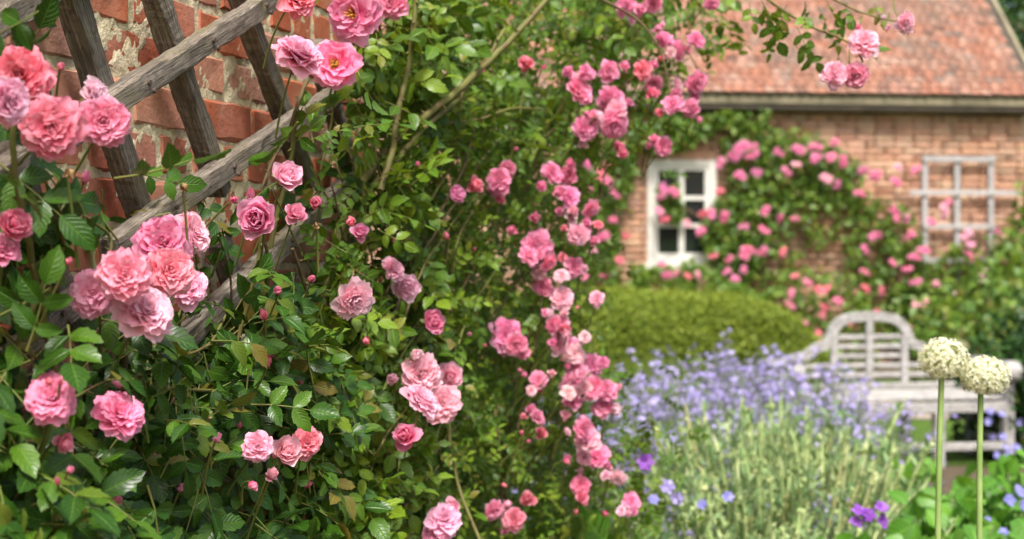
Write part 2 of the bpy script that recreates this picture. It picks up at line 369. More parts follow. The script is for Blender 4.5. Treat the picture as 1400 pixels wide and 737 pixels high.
# ------------------------------------------------------------------ rustic trellis
trel = thing('trellis', 'weathered grey wooden trellis of crossed diagonal battens on the brick wall', 'trellis', tuple(wp(1.4, .06, 1.2)))
def batten(a, b, off, w, th, seed, ext=0):
    p0, p1 = onwall(*a, off), onwall(*b, off); d = p1-p0; L = np.linalg.norm(d); x = d/L
    r = np.random.default_rng(seed); y = np.cross(WN, x); g = G(); nx = 60; c = .0022
    sec = [(-w/2+c, th/2), (0, th/2+.0004), (w/2-c, th/2), (w/2, th/2-c), (w/2, -th/2+c), (w/2-c, -th/2), (-w/2+c, -th/2), (-w/2, -th/2+c), (-w/2, th/2-c)]
    k = len(sec); V = []
    bow = r.normal(0, .003); tw = r.normal(0, .05); ph = r.uniform(0, 6, 4)
    for i in range(nx+1):
        t = i/nx; xx = (t-.5)*L
        for q, (yy, zz) in enumerate(sec):
            e = .0012*math.sin(xx*23+ph[q % 4])+.0010*math.sin(xx*51+q*1.7)
            wy_ = yy*(1+.025*math.sin(xx*7+ph[0]))+bow*math.sin(t*math.pi)+e+r.normal(0, .0006)
            V.append((xx, wy_, zz+e*.5+tw*yy*(t-.5)+r.normal(0, .0003)))
    Fq = [(i*k+q, i*k+(q+1) % k, (i+1)*k+(q+1) % k, (i+1)*k+q) for i in range(nx) for q in range(k)]
    g.add(V, Fq)
    for e in (0, nx):
        pts = V[e*k:(e+1)*k]; g.add(pts+[tuple(np.mean(pts, axis=0))], [(q, (q+1) % k, k) for q in range(k)])
    m = np.eye(4); m[:3, 0] = x; m[:3, 1] = y; m[:3, 2] = WN; m[:3, 3] = (p0+p1)/2
    o = link('batten', g.mesh('batten', M['wood'], False), trel, None, None, True); o.matrix_basis = Matrix(m.tolist()); return o, L
# back layer runs down to the right, front layer up to the right (image points of the centre line)
for i, (a, b) in enumerate([((84, -40), (196, 308)), ((200, -40), (300, 262)), ((318, -30), (420, 250)), ((430, 60), (500, 300)), ((10, 200), (100, 450)), ((300, 330), (385, 600)), ((180, 380), (270, 720)), ((60, 500), (130, 790)), ((400, 380), (470, 640)), ((-60, 300), (30, 700))]):
    batten(a, b, .036, .033, .034, 300+i)
fr = []
for i, (a, b) in enumerate([((-30, 262), (400, -18)), ((150, 342), (470, 122)), ((150, 560), (486, 240)), ((-40, 50), (150, -60)), ((-20, 500), (120, 398)), ((70, 660), (330, 470)), ((250, 640), (500, 430)), ((-30, 800), (120, 640)), ((120, 800), (420, 590))]):
    fr.append(batten(a, b, .068, .0335, .030, 340+i))
nail = G(); nail.tube([(0, 0, 0), (0, 0, .004)], .0042, 8); nail_me = nail.mesh('nail', M['nail'])
for o, L in fr:
    for t in (-.32, -.1, .12, .34):
        for q in (0, 1):
            nn = link('nail', nail_me, o); nn.location = (t*L+q*.012, (.006-q*.016), .0160)

# ------------------------------------------------------------------ leaves
def leaflet(nl, nc, ratio=.62, fold=.25, droop=.25, serr=.12, seed=0):
    r = np.random.default_rng(seed); V = []; U = []; ph = r.uniform(0, 6)
    for i in range(nl+1):
        t = i/nl; w = .5*ratio*(math.sin(math.pi*min(1, t**.78)))**.85 if 0 < t < 1 else (.012 if t == 0 else .004)
        for j in range(nc+1):
            s = -1+2*j/nc; edge = abs(s) > .99
            ww = w*(1-serr if (edge and i % 2) else 1)
            yy = t + (.035*serr/.12 if (edge and i % 2 == 0 and 0 < i < nl) else 0)
            V.append((s*ww, yy, fold*abs(s)*ww - droop*t*t + .03*math.sin(t*7+ph+s*2)*abs(s)*(w > .05)))
            U.append((s, t, 0))
    Fq = [(i*(nc+1)+j, i*(nc+1)+j+1, (i+1)*(nc+1)+j+1, (i+1)*(nc+1)+j) for i in range(nl) for j in range(nc)]
    return np.array(V), np.array(Fq), np.array(U)
def compound(g, seed, nl, nc, pairs=2, rach=1.0, ls=.5, mat=0, rmat=1, leaflets=True, jit=1.0):
    """a pinnate rose leaf: rachis along +y (length 1), upper side +z; returns the leaflet frames"""
    r = np.random.default_rng(seed); fr_ = []
    cur = r.normal(0, .12)
    pt = lambda t: np.array([cur*t*t, t, -.15*t*t])
    g.tube([pt(t) for t in np.linspace(0, 1, 4)], [.018, .015, .012, .008], 4, rmat)
    spots = [(1.0, 0, 1.12)] + [(.95-.38*q*(1 if pairs == 2 else .72)-.22, sd, 1-.10*q) for q in range(pairs) for sd in (-1, 1)]
    for t, sd, k in spots:
        ang = sd*(R(62)+r.normal(0, .16)) + (0 if sd else r.normal(0, .12)); d = np.array([math.sin(ang), math.cos(ang), r.normal(-.12, .16*jit)])
        nrm = np.array([-sd*.12+r.normal(0, .22*jit), r.normal(.05, .18*jit), 1.])
        m = frame(pt(t), d, nrm, ls*k*r.uniform(.88, 1.12)); fr_.append(m)
        if leaflets: g.many(leaflet(nl, nc, r.uniform(.56, .70), r.uniform(.10, .38), r.uniform(.05, .38), .13, r.integers(1e6)), [m], [r.uniform(0, .35)], mat)
    return fr_
def leaf_meshes(n0, nl, nc, pairs, ls, mats, seed):
    out = []
    for i in range(n0):
        g = G(); compound(g, seed+i, nl, nc, pairs, 1, ls); out.append((g, g.mesh('leaf', mats)))
    return out
def merge(g, src, Ms, rn):
    """append copies of builder src (quads and triangles) at matrices Ms"""
    V = np.vstack(src.V); U = np.vstack(src.U); r0 = np.concatenate(src.Rn)
    Ms = np.asarray(Ms); k = len(Ms); nv = len(V)
    if not k: return
    Pn = np.einsum('kij,nj->kni', Ms[:, :3, :3], V)+Ms[:, None, :3, 3]
    base = g.n
    g.V.append(Pn.reshape(-1, 3)); g.U.append(np.tile(U, (k, 1))); g.Rn.append((r0[None]+np.asarray(rn)[:, None]).ravel()); g.n += k*nv
    for A, ms, B, mb in ((src.F4, src.m4, g.F4, g.m4), (src.F3, src.m3, g.F3, g.m3)):
        if A:
            f = np.vstack(A); mm = np.concatenate(ms)
            B.append((f[None]+base+(np.arange(k)*nv)[:, None, None]).reshape(-1, f.shape[1])); mb.append(np.tile(mm, k))

# density of leaves per cell, a coarse map of where each plant is thick (columns 100 px, rows 92 px of the photo)
DL = np.array([[.10,-.25,-.25,-.03,.10,.12,0],[.22,-.10,-.04,.06,.12,.15,0],[.40,.16,.13,.12,.25,.2,0],[.55,.35,.3,.2,.45,.4,0],[.6,.5,.4,.5,.7,.6,0],[.9,.8,.85,1,1,.6,.1],[.95,.95,1,1,1,.6,.1],[1,1,1,1,1,.6,.1]])
DR = np.array([[.0,.66,.45,.50,.75,.30,0],[.0,.40,.80,.75,.42,.02,0],[.05,.75,1,.95,.10,0,0],[.15,.9,1,.75,.02,0,0],[.25,1,1,.60,0,0,0],[.3,1,1,.75,.06,0,0],[.3,1,1,1,.32,0,0],[.3,1,1,1,.55,.0,0]])
def dens(T, px, py, c0):
    x = px/100-.5-c0; y = py/92.1-.5
    x = min(max(x, 0), T.shape[1]-1.001); y = min(max(y, 0), T.shape[0]-1.001)
    i, j = int(y), int(x); fy, fx = y-i, x-j
    return (T[i, j]*(1-fx)+T[i, j+1]*fx)*(1-fy)+(T[i+1, j]*(1-fx)+T[i+1, j+1]*fx)*fy

ALLB = []
def hides(p, d, sc, pad):
    """whether a leaf from p along d would stand before the face of a bloom"""
    d = nz(d)
    for t in (.25, .7, 1.1, 1.45):
        q = p+d*sc*t; x = HX+q[0]/q[1]*F; y = HY-(q[2]-EYE)/q[1]*F; w = pad*sc*F/q[1]
        for bx, by, br, bY in ALLB:
            if q[1] < bY+.03 and (x-bx)**2+(y-by)**2 < (br+w)**2: return True
    return False
def make_plant_leaves(root, spots, meshes, mats, own_leaflets, lf_mat, lod):
    """spots: list of (size on picture, matrix). The largest become parts of their own, the rest one joined part."""
    spots.sort(key=lambda q: -q[0])
    parts = spots[:296]; restl = spots[296:]
    for i, (_, m) in enumerate(parts):
        if i < own_leaflets:                              # rachis with each leaflet a sub-part
            sd = 5000+i % 8
            if sd not in RACH:
                g = G(); frs = compound(g, sd, 8, 4, 2, 1, .5, leaflets=False); g2 = G(); g2.V, g2.F4, g2.F3, g2.U, g2.Rn, g2.m4, g2.m3, g2.n = g.V, g.F4, g.F3, g.U, g.Rn, [x*0 for x in g.m4], [x*0 for x in g.m3], g.n
                RACH[sd] = (g2.mesh('leaf', M['stalk']), frs)
            me, frs = RACH[sd]
            o = link('leaf', me, root, None, None, True); o.matrix_basis = Matrix(m.tolist())
            for q, fm in enumerate(frs):
                c = link('leaflet', LFM[(i*5+q) % len(LFM)], o); c.matrix_basis = Matrix(fm.tolist())
        else:
            o = link('leaf', random.choice(meshes)[1], root, None, None, True); o.matrix_basis = Matrix(m.tolist())
    g = G(); k = len(lod); rr = rng.random(len(restl))
    for a in range(k):
        merge(g, lod[a][0], [restl[i][1] for i in range(a, len(restl), k)], rr[a::k])
    if restl: link('small_leaves', g.mesh('small_leaves', mats), root, None, 'stuff', True)
RACH = {}
LFM = []
for i in range(7):
    g = G(); T = leaflet(10, 4, random.uniform(.56, .70), random.uniform(.1, .36), random.uniform(.05, .4), .14, 60+i); g.many(T, [np.eye(4)], [0]); LFM.append(g.mesh('leaflet', M['leaf_near']))

# ------------------------------------------------------------------ roses
def petal(L, Wd, a0, a1, cup, seed, nt=6, ns=6, ruf=.022):
    r = np.random.default_rng(seed); ph = r.uniform(0, 6, 3)
    V = []; U = []; fine = np.linspace(0, 1, 41); A = a0+(a1-a0)*fine**1.5
    rr = np.concatenate([[0], np.cumsum(np.sin(A[1:])/40)])*L; zz = np.concatenate([[0], np.cumsum(np.cos(A[1:])/40)])*L
    for i in range(nt+1):
        t = i/nt; w = Wd*(.26+.74*math.sin(min(t/.62, 1)*math.pi/2))*math.sqrt(max(.05, 1-max(0, (t-.66)/.40)**2))
        for j in range(ns+1):
            s = -1+2*j/ns; tt = t*(1-.12*s*s+.035*math.sin(s*5+ph[0])-.04*math.exp(-(s/.2)**2))
            a = np.interp(tt, fine, A); pr = np.interp(tt, fine, rr); pz = np.interp(tt, fine, zz)
            dn = cup*w*s*s*.5 + ruf*t*t*(math.sin(s*3.0+ph[1])+.45*math.sin(s*6+ph[2]))
            V.append((pr-math.cos(a)*dn, s*w*.5, pz+math.sin(a)*dn)); U.append((s, t, 0))
    Fq = [(i*(ns+1)+j, i*(ns+1)+j+1, (i+1)*(ns+1)+j+1, (i+1)*(ns+1)+j) for i in range(nt) for j in range(ns)]
    return np.array(V), np.array(Fq), np.array(U)
def rotz(a, z=0, tilt=0, sc=1):
    m = np.eye(4); c, s_ = math.cos(a), math.sin(a); m[:2, :2] = [[c, -s_], [s_, c]]; m[2, 3] = z
    t = np.eye(4); ct, st_ = math.cos(tilt), math.sin(tilt); t[0, 0] = ct; t[0, 2] = st_; t[2, 0] = -st_; t[2, 2] = ct
    m = m@t; m[:3, :3] *= sc; return m
LAY = {
 'rosette': [(7, 66, 112, .57, .46, 0), (8, 54, 100, .55, .42, .01), (8, 46, 88, .50, .38, .02), (9, 36, 74, .46, .31, .03), (8, 28, 56, .41, .27, .04), (8, 20, 36, .36, .22, .05), (7, 12, 14, .31, .19, .06), (5, 5, -12, .27, .16, .07)],
 'open': [(7, 74, 100, .53, .46, 0), (7, 64, 90, .49, .42, .015), (6, 52, 82, .42, .35, .03), (5, 38, 60, .30, .24, .05)],
 'cup': [(6, 62, 40, .52, .48, 0), (6, 52, 16, .50, .44, .02), (6, 40, 2, .46, .38, .04), (5, 26, -10, .42, .30, .06), (4, 12, -20, .36, .22, .08)],
 'half': [(3, 70, 95, .46, .42, 0), (5, 48, 26, .54, .46, .01), (5, 36, -2, .56, .42, .03), (5, 24, -14, .54, .34, .05), (4, 10, -20, .50, .24, .08)],
 'bud': [(4, 40, -22, .80, .52, 0), (4, 26, -14, .84, .42, .02), (3, 8, -10, .84, .28, .04)],
}
def calyx(g, mat=1, bud=False):
    th = np.linspace(0, math.pi, 5); V = []; k = 8
    for i, t in enumerate(th):
        for j in range(k): a = j*2*math.pi/k; V.append((.07*math.sin(t)*math.cos(a), .07*math.sin(t)*math.sin(a), -.07+.09*math.cos(t)))
    g.add(V, [(i*k+j, i*k+(j+1) % k, (i+1)*k+(j+1) % k, (i+1)*k+j) for i in range(4) for j in range(k)], None, 0, mat)
    for j in range(5):
        T = petal(.36 if not bud else .46, .13, R(70 if not bud else 42), R(125 if not bud else 30 if j % 2 else 100), .2, j, 4, 2, 0)
        g.many(T, [rotz(j*1.2566+.3, -.03)], [0], mat)
def bloom(kind, seed, lo=0, res=(6, 6)):
    r = np.random.default_rng(seed); g = G(); lay = LAY[kind]
    for q, (n_p, a0, a1, L, Wd, z0) in enumerate(lay):
        if q < lo: continue
        ph = r.uniform(0, 6)
        for j in range(n_p):
            T = petal(L*r.uniform(.88, 1.08), Wd*r.uniform(.85, 1.15), R(a0+r.normal(0, 5)), R(a1+r.normal(0, 8)), r.uniform(.2, .6), r.integers(1e6), *res, ruf=.021 if kind != 'bud' else .010)
            g.many(T, [rotz(ph+j*2*math.pi/n_p+r.normal(0, .16), z0, 0)], [r.random()], 0)
    calyx(g, 1, kind == 'bud')
    if kind == 'open':
        for j in range(34):
            a = r.uniform(0, 6.28); q = r.uniform(.02, .11); h = r.uniform(.10, .19)
            g.tube([(0, 0, .05), (q*.6*math.cos(a), q*.6*math.sin(a), .05+h*.6), (q*math.cos(a), q*math.sin(a), .05+h)], [.004, .004, .010], 4, 2)
    return g
PM = [M['petal'], M['calyx'], M['stamen']]
BL = {k: [bloom(k, 900+i*7+len(k)).mesh('rose_bloom', PM) for i in range(8 if k == 'rosette' else 4)] for k in LAY}
CORE = [bloom('rosette', 950+i, 3).mesh('rose_bloom', PM) for i in range(4)]
PET = []
for q in range(3):
    n_p, a0, a1, L, Wd, z0 = LAY['rosette'][q]; row = []
    for j in range(6):
        g = G(); g.many(petal(L*random.uniform(.9, 1.08), Wd*random.uniform(.88, 1.15), R(a0+random.gauss(0, 5)), R(a1+random.gauss(0, 11)), random.uniform(.1, .5), 70+q*9+j, 7, 8, .026), [np.eye(4)], [random.random()]); row.append(g.mesh('petal', M['petal']))
    PET.append(row)
TINT = {'p': (.95, .55, .69), 'm': (.88, .215, .475), 'c': (.91, .14, .255), 'h': (.83, .07, .27), 'l': (.92, .44, .66), 's': (.93, .29, .41), 'w': (.96, .74, .80), 'k': (.87, .18, .50)}
def tint(k):
    c = TINT[k]; j = random.gauss(0, .05); return tuple(max(.02, min(.97, x*(1+random.gauss(0, .05))+j*.3)) for x in c)+(1,)
def stalk(o, p, f, d, down, root):
    """flower stalk under a bloom, in the bloom's own space"""
    q0 = np.array(p)-nz(f)*d*.06; L = random.uniform(.05, .09)+d*.5
    e = q0 - nz(f)*L*.5 + down*L
    mid = q0 - nz(f)*L*.45 + down*L*.25
    pts = [(1-t)**2*q0+2*t*(1-t)*mid+t*t*e for t in np.linspace(0, 1, 6)]
    g = G(); g.tube(pts, [.0016, .0016, .0017, .0019, .002, .0022], 5)
    s_ = link('flower_stalk', g.mesh('flower_stalk', M['stalk']), o); s_.matrix_parent_inverse = o_world(o).inverted()
OW = {}
def o_world(o): return OW[o.name]
def place_bloom(root, px, py, dpx, tk, kind, Y, fdir=None, jit=.3, whole=True, st=True, down=None):
    p = at(px, py, Y); d = dpx*Y/F
    tocam = nz(np.array([0, 0, EYE])-p)
    f = nz(tocam*.75+WN*.2+np.array([0, 0, .22])+rng.normal(0, jit, 3)) if fdir is None else nz(fdir)
    m = facing(p, f, random.uniform(0, 6.28), d*(1.08 if kind != 'bud' else 1.15)); col = tint(tk)
    if kind == 'rosette' and not whole:
        o = link('rose_bloom', random.choice(CORE), root, None, None, True); o.matrix_basis = Matrix(m.tolist()); OW[o.name] = Matrix(m.tolist())
        for q in range(3):
            n_p, z0 = LAY['rosette'][q][0], LAY['rosette'][q][5]; ph = random.uniform(0, 6)
            for j in range(n_p):
                c = link('petal', random.choice(PET[q]), o); c.matrix_basis = Matrix(rotz(ph+j*2*math.pi/n_p+random.gauss(0, .14), z0, random.gauss(0, .06)).tolist()); c.color = col
    else:
        o = link('rose_bloom' if kind != 'bud' else 'rose_bud', random.choice(BL[kind]), root, None, None, True); o.matrix_basis = Matrix(m.tolist()) @ Matrix.Diagonal((random.uniform(.93, 1.07), 1, random.uniform(.8, 1.25), 1)); OW[o.name] = o.matrix_basis.copy()
    o.color = col
    if st: stalk(o, p, f, d, np.array([random.gauss(0, .2), .25, -.8])-WN*.35 if down is None else np.array(down), root)
    return o
def cane(root, pts, r0, r1, mat, thorns=True, name='cane'):
    P_ = np.array(pts); n0 = len(P_); t = np.linspace(0, n0-1, (n0-1)*7+1); i = np.minimum(t.astype(int), n0-2); f = (t-i)[:, None]
    a, b = P_[i], P_[i+1]; pm = P_[np.maximum(i-1, 0)]; pn = P_[np.minimum(i+2, n0-1)]
    Q = .5*((2*a)+(-pm+b)*f+(2*pm-5*a+4*b-pn)*f**2+(-pm+3*a-3*b+pn)*f**3)
    Q[1:-1] += rng.normal(0, r0*.12, Q[1:-1].shape)
    if name == 'cane':
        arc = np.concatenate([[0], np.cumsum(np.linalg.norm(np.diff(Q, axis=0), axis=1))])
        for fq in (9, 21): Q += (.045/fq)*np.sin(arc[:, None]*fq+rng.uniform(0, 6, 3))*np.sin(np.linspace(0, math.pi, len(Q)))[:, None]
    g = G(); g.tube(Q, np.linspace(r0, r1, len(Q)), 7)
    if thorns:
        for q in range(2, len(Q)-2, 2):
            d = rng.normal(0, 1, 3); ax = nz(Q[q+1]-Q[q]); d = nz(d-ax*np.dot(d, ax)); g.tube([Q[q]+d*r0*.7, Q[q]+d*(r0+.007)-ax*.003], [r0*.45, .0003], 4)
    return link(name, g.mesh(name, mat), root, None, None, True)

rose = thing('climbing_rose', 'climbing rose with large pink double blooms and dark leaves tied over the wooden trellis', 'rose', tuple(wp(2.0, .14, 0)))
NB = [  # near plant: photo column, row, width, tint, kind, stand-off from the wall
 (28,106,84,'c','rosette',.13),(5,138,66,'l','rosette',.17),(70,174,84,'c','rosette',.18),(142,168,68,'m','rosette',.20),(124,130,44,'w','rosette',.17),(82,94,17,'h','bud',.20),
 (14,312,58,'h','cup',.15),(4,345,46,'m','rosette',.14),(389,248,56,'p','cup',.20),(357,298,68,'m','cup',.22),(402,296,38,'m','half',.18),(436,279,26,'h','bud',.19),(318,273,20,'h','bud',.20),
 (131,400,66,'l','rosette',.17),(169,378,70,'s','rosette',.22),(229,373,68,'s','rosette',.20),(194,431,78,'p','rosette',.22),(224,334,74,'m','rosette',.16),(256,322,60,'p','rosette',.12),(254,396,54,'p','rosette',.14),
 (71,547,68,'m','rosette',.20),(158,571,70,'m','rosette',.21),(82,603,34,'c','half',.20),(70,520,16,'c','bud',.20),
 (404,84,70,'l','rosette',.17),(458,90,72,'m','open',.19),(400,2,56,'c','rosette',.20),(488,18,82,'m','open',.21),(538,6,44,'m','rosette',.18),
 (480,406,56,'p','rosette',.23),(553,392,48,'p','cup',.21),(534,370,36,'p','rosette',.2),(588,443,44,'m','cup',.24),(491,320,32,'m','half',.20),(478,302,20,'c','bud',.2),
 (425,385,16,'h','bud',.22),(380,402,18,'m','bud',.22),(365,502,20,'h','bud',.24),(498,463,17,'c','bud',.24),
 (573,512,56,'p','rosette',.26),(572,552,54,'p','rosette',.27),(602,553,54,'l','rosette',.26),(614,516,46,'p','cup',.24),(557,600,48,'m','half',.27),(564,487,26,'w','bud',.25),(541,516,24,'p','bud',.25),
 (352,612,40,'p','rosette',.25),(389,621,52,'p','cup',.26),(418,606,42,'c','rosette',.25),(341,659,19,'m','bud',.26),(369,655,26,'p','half',.25),
 (606,714,46,'p','rosette',.28),(618,691,28,'p','half',.27),(598,735,40,'m','rosette',.27)]
big = sorted(range(len(NB)), key=lambda i: -NB[i][2] if NB[i][4] == 'rosette' else 0)[:13]
for i, (px, py, d, tk, kd, of) in enumerate(NB):
    place_bloom(rose, px, py, d, tk, kd, wy(px, of), whole=i not in big)
for px, py in ((282,566),(566,330),(432,306),(480,372),(250,100+160),(560,320),(92,240),(520,384)):
    p = onwall(px, py, .2); o = link('spent_bloom', BL['half'][0], rose, None, None, True)
    if 'sm' not in RACH:
        me = BL['half'][0].copy(); me.materials.clear(); [me.materials.append(M['spent']) for _ in range(3)]; RACH['sm'] = me
    o.data = RACH['sm']; m = Matrix(facing(p, rng.normal(0, 1, 3), 0, .018).tolist()); o.matrix_basis = m; OW[o.name] = m
    stalk(o, p, (0, -.4, .6), .02, np.array([0, .2, -.9]), rose)
RC = random.Random(3)
for q in range(24):
    x0, y0 = RC.uniform(-20, 560), RC.uniform(330, 800); ln = RC.uniform(100, 260); lean = RC.uniform(-.6, .8); of = RC.uniform(.05, .15); bow = RC.uniform(-35, 35)
    P_ = [(x0+lean*ln*t+bow*math.sin(t*3.1), y0-ln*t, of+.03*t) for t in (0, .25, .5, .75, 1)]
    if min(p_[1] for p_ in P_) < 300 and x0 < 360: continue
    cane(rose, [onwall(*p_) for p_ in P_], RC.uniform(.002, .004), .0013, M[RC.choice(('cane', 'cane_dark', 'stalk'))])
for q in range(26):
    px, py = RC.uniform(20, 620), RC.uniform(250, 720); o = place_bloom(rose, px, py, RC.uniform(11, 20), RC.choice('hcmm'), RC.choice(('bud', 'bud', 'bud', 'half')), wy(px, RC.uniform(.15, .24)), np.array([RC.gauss(0, .4), -.5, .8]))
# canes of the near plant
for pts, r0, r1, mt in [
 ([(150,900,.08),(110,700,.12),(70,520,.10),(38,330,.14),(20,200,.16),(30,110,.17)], .006, .003, 'cane'),
 ([(250,900,.09),(215,690,.12),(180,560,.13),(175,470,.14),(190,400,.15)], .0055, .003, 'cane_dark'),
 ([(360,900,.10),(330,720,.14),(310,600,.14),(330,480,.13),(350,380,.16),(360,310,.18)], .005, .003, 'cane'),
 ([(395,190,.12),(404,160,.14),(420,110,.15)], .004, .0035, 'cane_dark'),
 ([(360,430,.05),(375,330,.08),(393,230,.10),(404,150,.13)], .005, .004, 'cane'),
 ([(200,900,.10),(165,780,.14),(120,640,.16),(80,600,.18)], .005, .003, 'cane_dark'),
 ([(280,300,.12),(250,360,.14),(200,500,.15),(160,520,.15),(70,560,.16)], .003, .002, 'cane'),
 ([(310,430,.12),(285,470,.16),(240,490,.17),(180,520,.17)], .0025, .002, 'cane'),
 ([(330,520,.14),(290,530,.17),(235,528,.18),(170,520,.16)], .0025, .0018, 'cane'),
 ([(70,240,.10),(110,290,.13),(150,330,.14),(135,380,.15)], .0025, .002, 'cane'),
 ([(20,480,.1),(60,380,.13),(85,330,.14),(60,270,.16)], .004, .003, 'cane'),
 ([(450,900,.10),(440,700,.14),(450,560,.13),(430,430,.14),(400,340,.14)], .006, .003, 'cane_dark'),
 ([(470,300,.12),(440,250,.12),(455,180,.13),(460,110,.15)], .0025, .002, 'cane'),
 ([(540,900,.16),(548,740,.20),(552,680,.20),(566,590,.21),(572,560,.22)], .006, .004, 'cane'),
 ([(575,900,.15),(582,740,.18),(588,640,.19),(600,590,.19)], .005, .003, 'cane'),
 ([(300,700,.1),(250,620,.12),(230,560,.15),(255,520,.16)], .003, .002, 'cane_dark')]:
    cane(rose, [onwall(*q) for q in pts], r0, r1, M[mt])
ALLB += [(a, b, c*.5, wy(a, f)) for a, b, c, _, _, f in NB]
spots = []
while len(spots) < 720:
    px, py = rng.uniform(-60, 640), rng.uniform(-50, 790)
    if rng.random() > max(0, dens(DL, px, py, 0))**1.25: continue
    of = .035+.19*rng.random()**1.1; p = onwall(px, py, of); Y = p[1]
    if Y > 3.5 or Y < 1.5: continue
    sc = rng.uniform(.062, .098)
    nrm = WN*.55+nz(np.array([0, 0, EYE])-p)*.55+np.array([0, 0, .55])+rng.normal(0, .42, 3)
    d = rng.normal(0, .75, 3)+np.array([.15, 0, -.35])+WN*.12
    if hides(p, d, sc, .22): continue
    spots.append((sc/Y*rng.uniform(.8, 1.2)*(.4+of*4), frame(p, d, nrm, sc)))
LMAT = [M['leaf_near'], M['stalk']]
near_m = leaf_meshes(8, 8, 4, 2, .5, LMAT, 40); near_lod = leaf_meshes(6, 6, 2, 2, .5, LMAT, 60)
make_plant_leaves(rose, spots, near_m, LMAT, 58, None, near_lod)

# ------------------------------------------------------------------ rambling rose past the wall's end
ramb = thing('rambling_rose', 'rambling rose with clusters of small pink blooms past the end of the wall', 'rose', tuple(wp(3.7, .1, 0)))
def yf(px): return min(wy(px, .22), 3.55+.25*max(0, min(1, (px-700)/250)))
RB = [(618,269,38,'k','cup'),(645,251,34,'c','half'),(684,250,40,'k','rosette'),(674,262,26,'k','half'),(612,329,16,'c','bud'),(690,460,54,'m','rosette'),(704,470,36,'m','rosette'),
 (733,336,48,'m','rosette'),(722,352,34,'m','rosette'),(742,352,34,'p','rosette'),(703,316,20,'h','half'),(720,88,32,'c','half'),
 (673,696,32,'m','rosette'),(704,710,34,'c','rosette'),(722,682,32,'c','half'),(735,520,28,'m','rosette'),(790,126,48,'m','rosette'),(828,98,36,'m','rosette'),(832,140,48,'k','rosette'),(838,168,44,'m','rosette'),(845,152,34,'p','rosette'),(800,176,38,'k','rosette'),
 (846,198,24,'h','half'),(850,210,22,'h','half'),(905,200,30,'m','rosette'),(894,192,20,'k','half'),(877,96,32,'c','rosette'),(850,92,26,'m','half'),(893,112,30,'m','rosette'),(888,128,24,'h','half'),(922,118,32,'p','rosette'),(950,112,34,'m','rosette'),(919,146,32,'m','rosette'),(947,148,30,'m','rosette'),(907,58,30,'m','rosette'),(930,68,30,'m','rosette'),(950,56,28,'k','rosette'),(900,82,16,'c','bud'),
 (858,10,34,'k','rosette'),(876,14,26,'m','half'),(893,4,30,'m','rosette'),(972,3,24,'m','rosette'),(898,34,24,'l','rosette'),
 (753,238,36,'k','rosette'),(781,240,32,'m','rosette'),(776,270,36,'k','rosette'),(806,284,30,'m','rosette'),(768,262,26,'m','half'),(790,320,32,'p','rosette'),(804,316,30,'m','rosette'),(778,298,26,'w','rosette'),(728,296,22,'h','half'),
 (783,366,32,'m','rosette'),(742,393,32,'m','rosette'),(768,408,36,'p','rosette'),(816,410,24,'p','rosette'),(748,430,24,'w','half'),(754,442,28,'m','rosette'),(760,468,40,'p','rosette'),(776,475,36,'m','rosette'),(785,484,30,'w','rosette'),(799,462,20,'w','rosette'),
 (790,510,40,'m','rosette'),(808,500,34,'m','rosette'),(776,520,34,'p','rosette'),(812,530,38,'m','rosette'),(828,536,34,'m','rosette'),(826,560,36,'m','rosette'),(782,552,30,'m','rosette'),(776,538,24,'w','rosette'),
 (796,588,40,'m','rosette'),(806,604,38,'p','rosette'),(816,626,40,'m','rosette'),(732,572,26,'m','rosette'),(738,594,26,'c','half'),(726,560,22,'k','half'),(846,651,26,'w','rosette'),(831,640,20,'m','half'),(793,664,30,'h','rosette'),(795,682,26,'h','half'),(862,686,28,'k','rosette'),(864,700,20,'k','half'),(775,632,18,'m','bud'),(828,700,16,'h','bud'),
 (768,378,22,'w','rosette'),(770,440,22,'p','rosette'),(752,512,18,'p','half')]
RS = random.Random(5)
for q in list(RB):
    if q[2] > 25 and q[1] > 0 and q[4] == 'rosette':
        for _ in range(RS.choice((1, 1, 2))):
            a = RS.uniform(0, 6.283); RB.append((q[0]+q[2]*.55*math.cos(a)-2, q[1]+q[2]*.6*math.sin(a), q[2]*RS.uniform(.42, .68), RS.choice('mmkpwc'), RS.choice(('rosette', 'rosette', 'half', 'cup'))))
for q in range(26):
    px, py = RS.uniform(560, 820), RS.uniform(60, 720)
    RB.append((px, py, RS.uniform(9, 15), RS.choice('hcm'), 'bud'))
RB = [(a, b, c*.88, d, e) for a, b, c, d, e in RB]
for px, py, d, tk, kd in RB:
    place_bloom(ramb, px, py, d, tk, kd, yf(px)-.05+rng.uniform(-.06, .06), jit=.38)
SP = [(1181,62,38,'p','rosette'),(1140,104,34,'p','rosette'),(1166,102,36,'m','rosette'),(1234,30,28,'p','rosette'),(1237,42,22,'p','half'),(1205,26,13,'w','bud'),(1212,40,12,'p','bud'),(1172,40,14,'m','half')]
for px, py, d, tk, kd in SP: place_bloom(ramb, px, py, d, tk, kd, 3.1+rng.uniform(-.05, .05), np.array([.1, -1, .1])+rng.normal(0, .3, 3), down=(.25, .2, .6))
def fr_(q): return at(q[0], q[1], q[2])
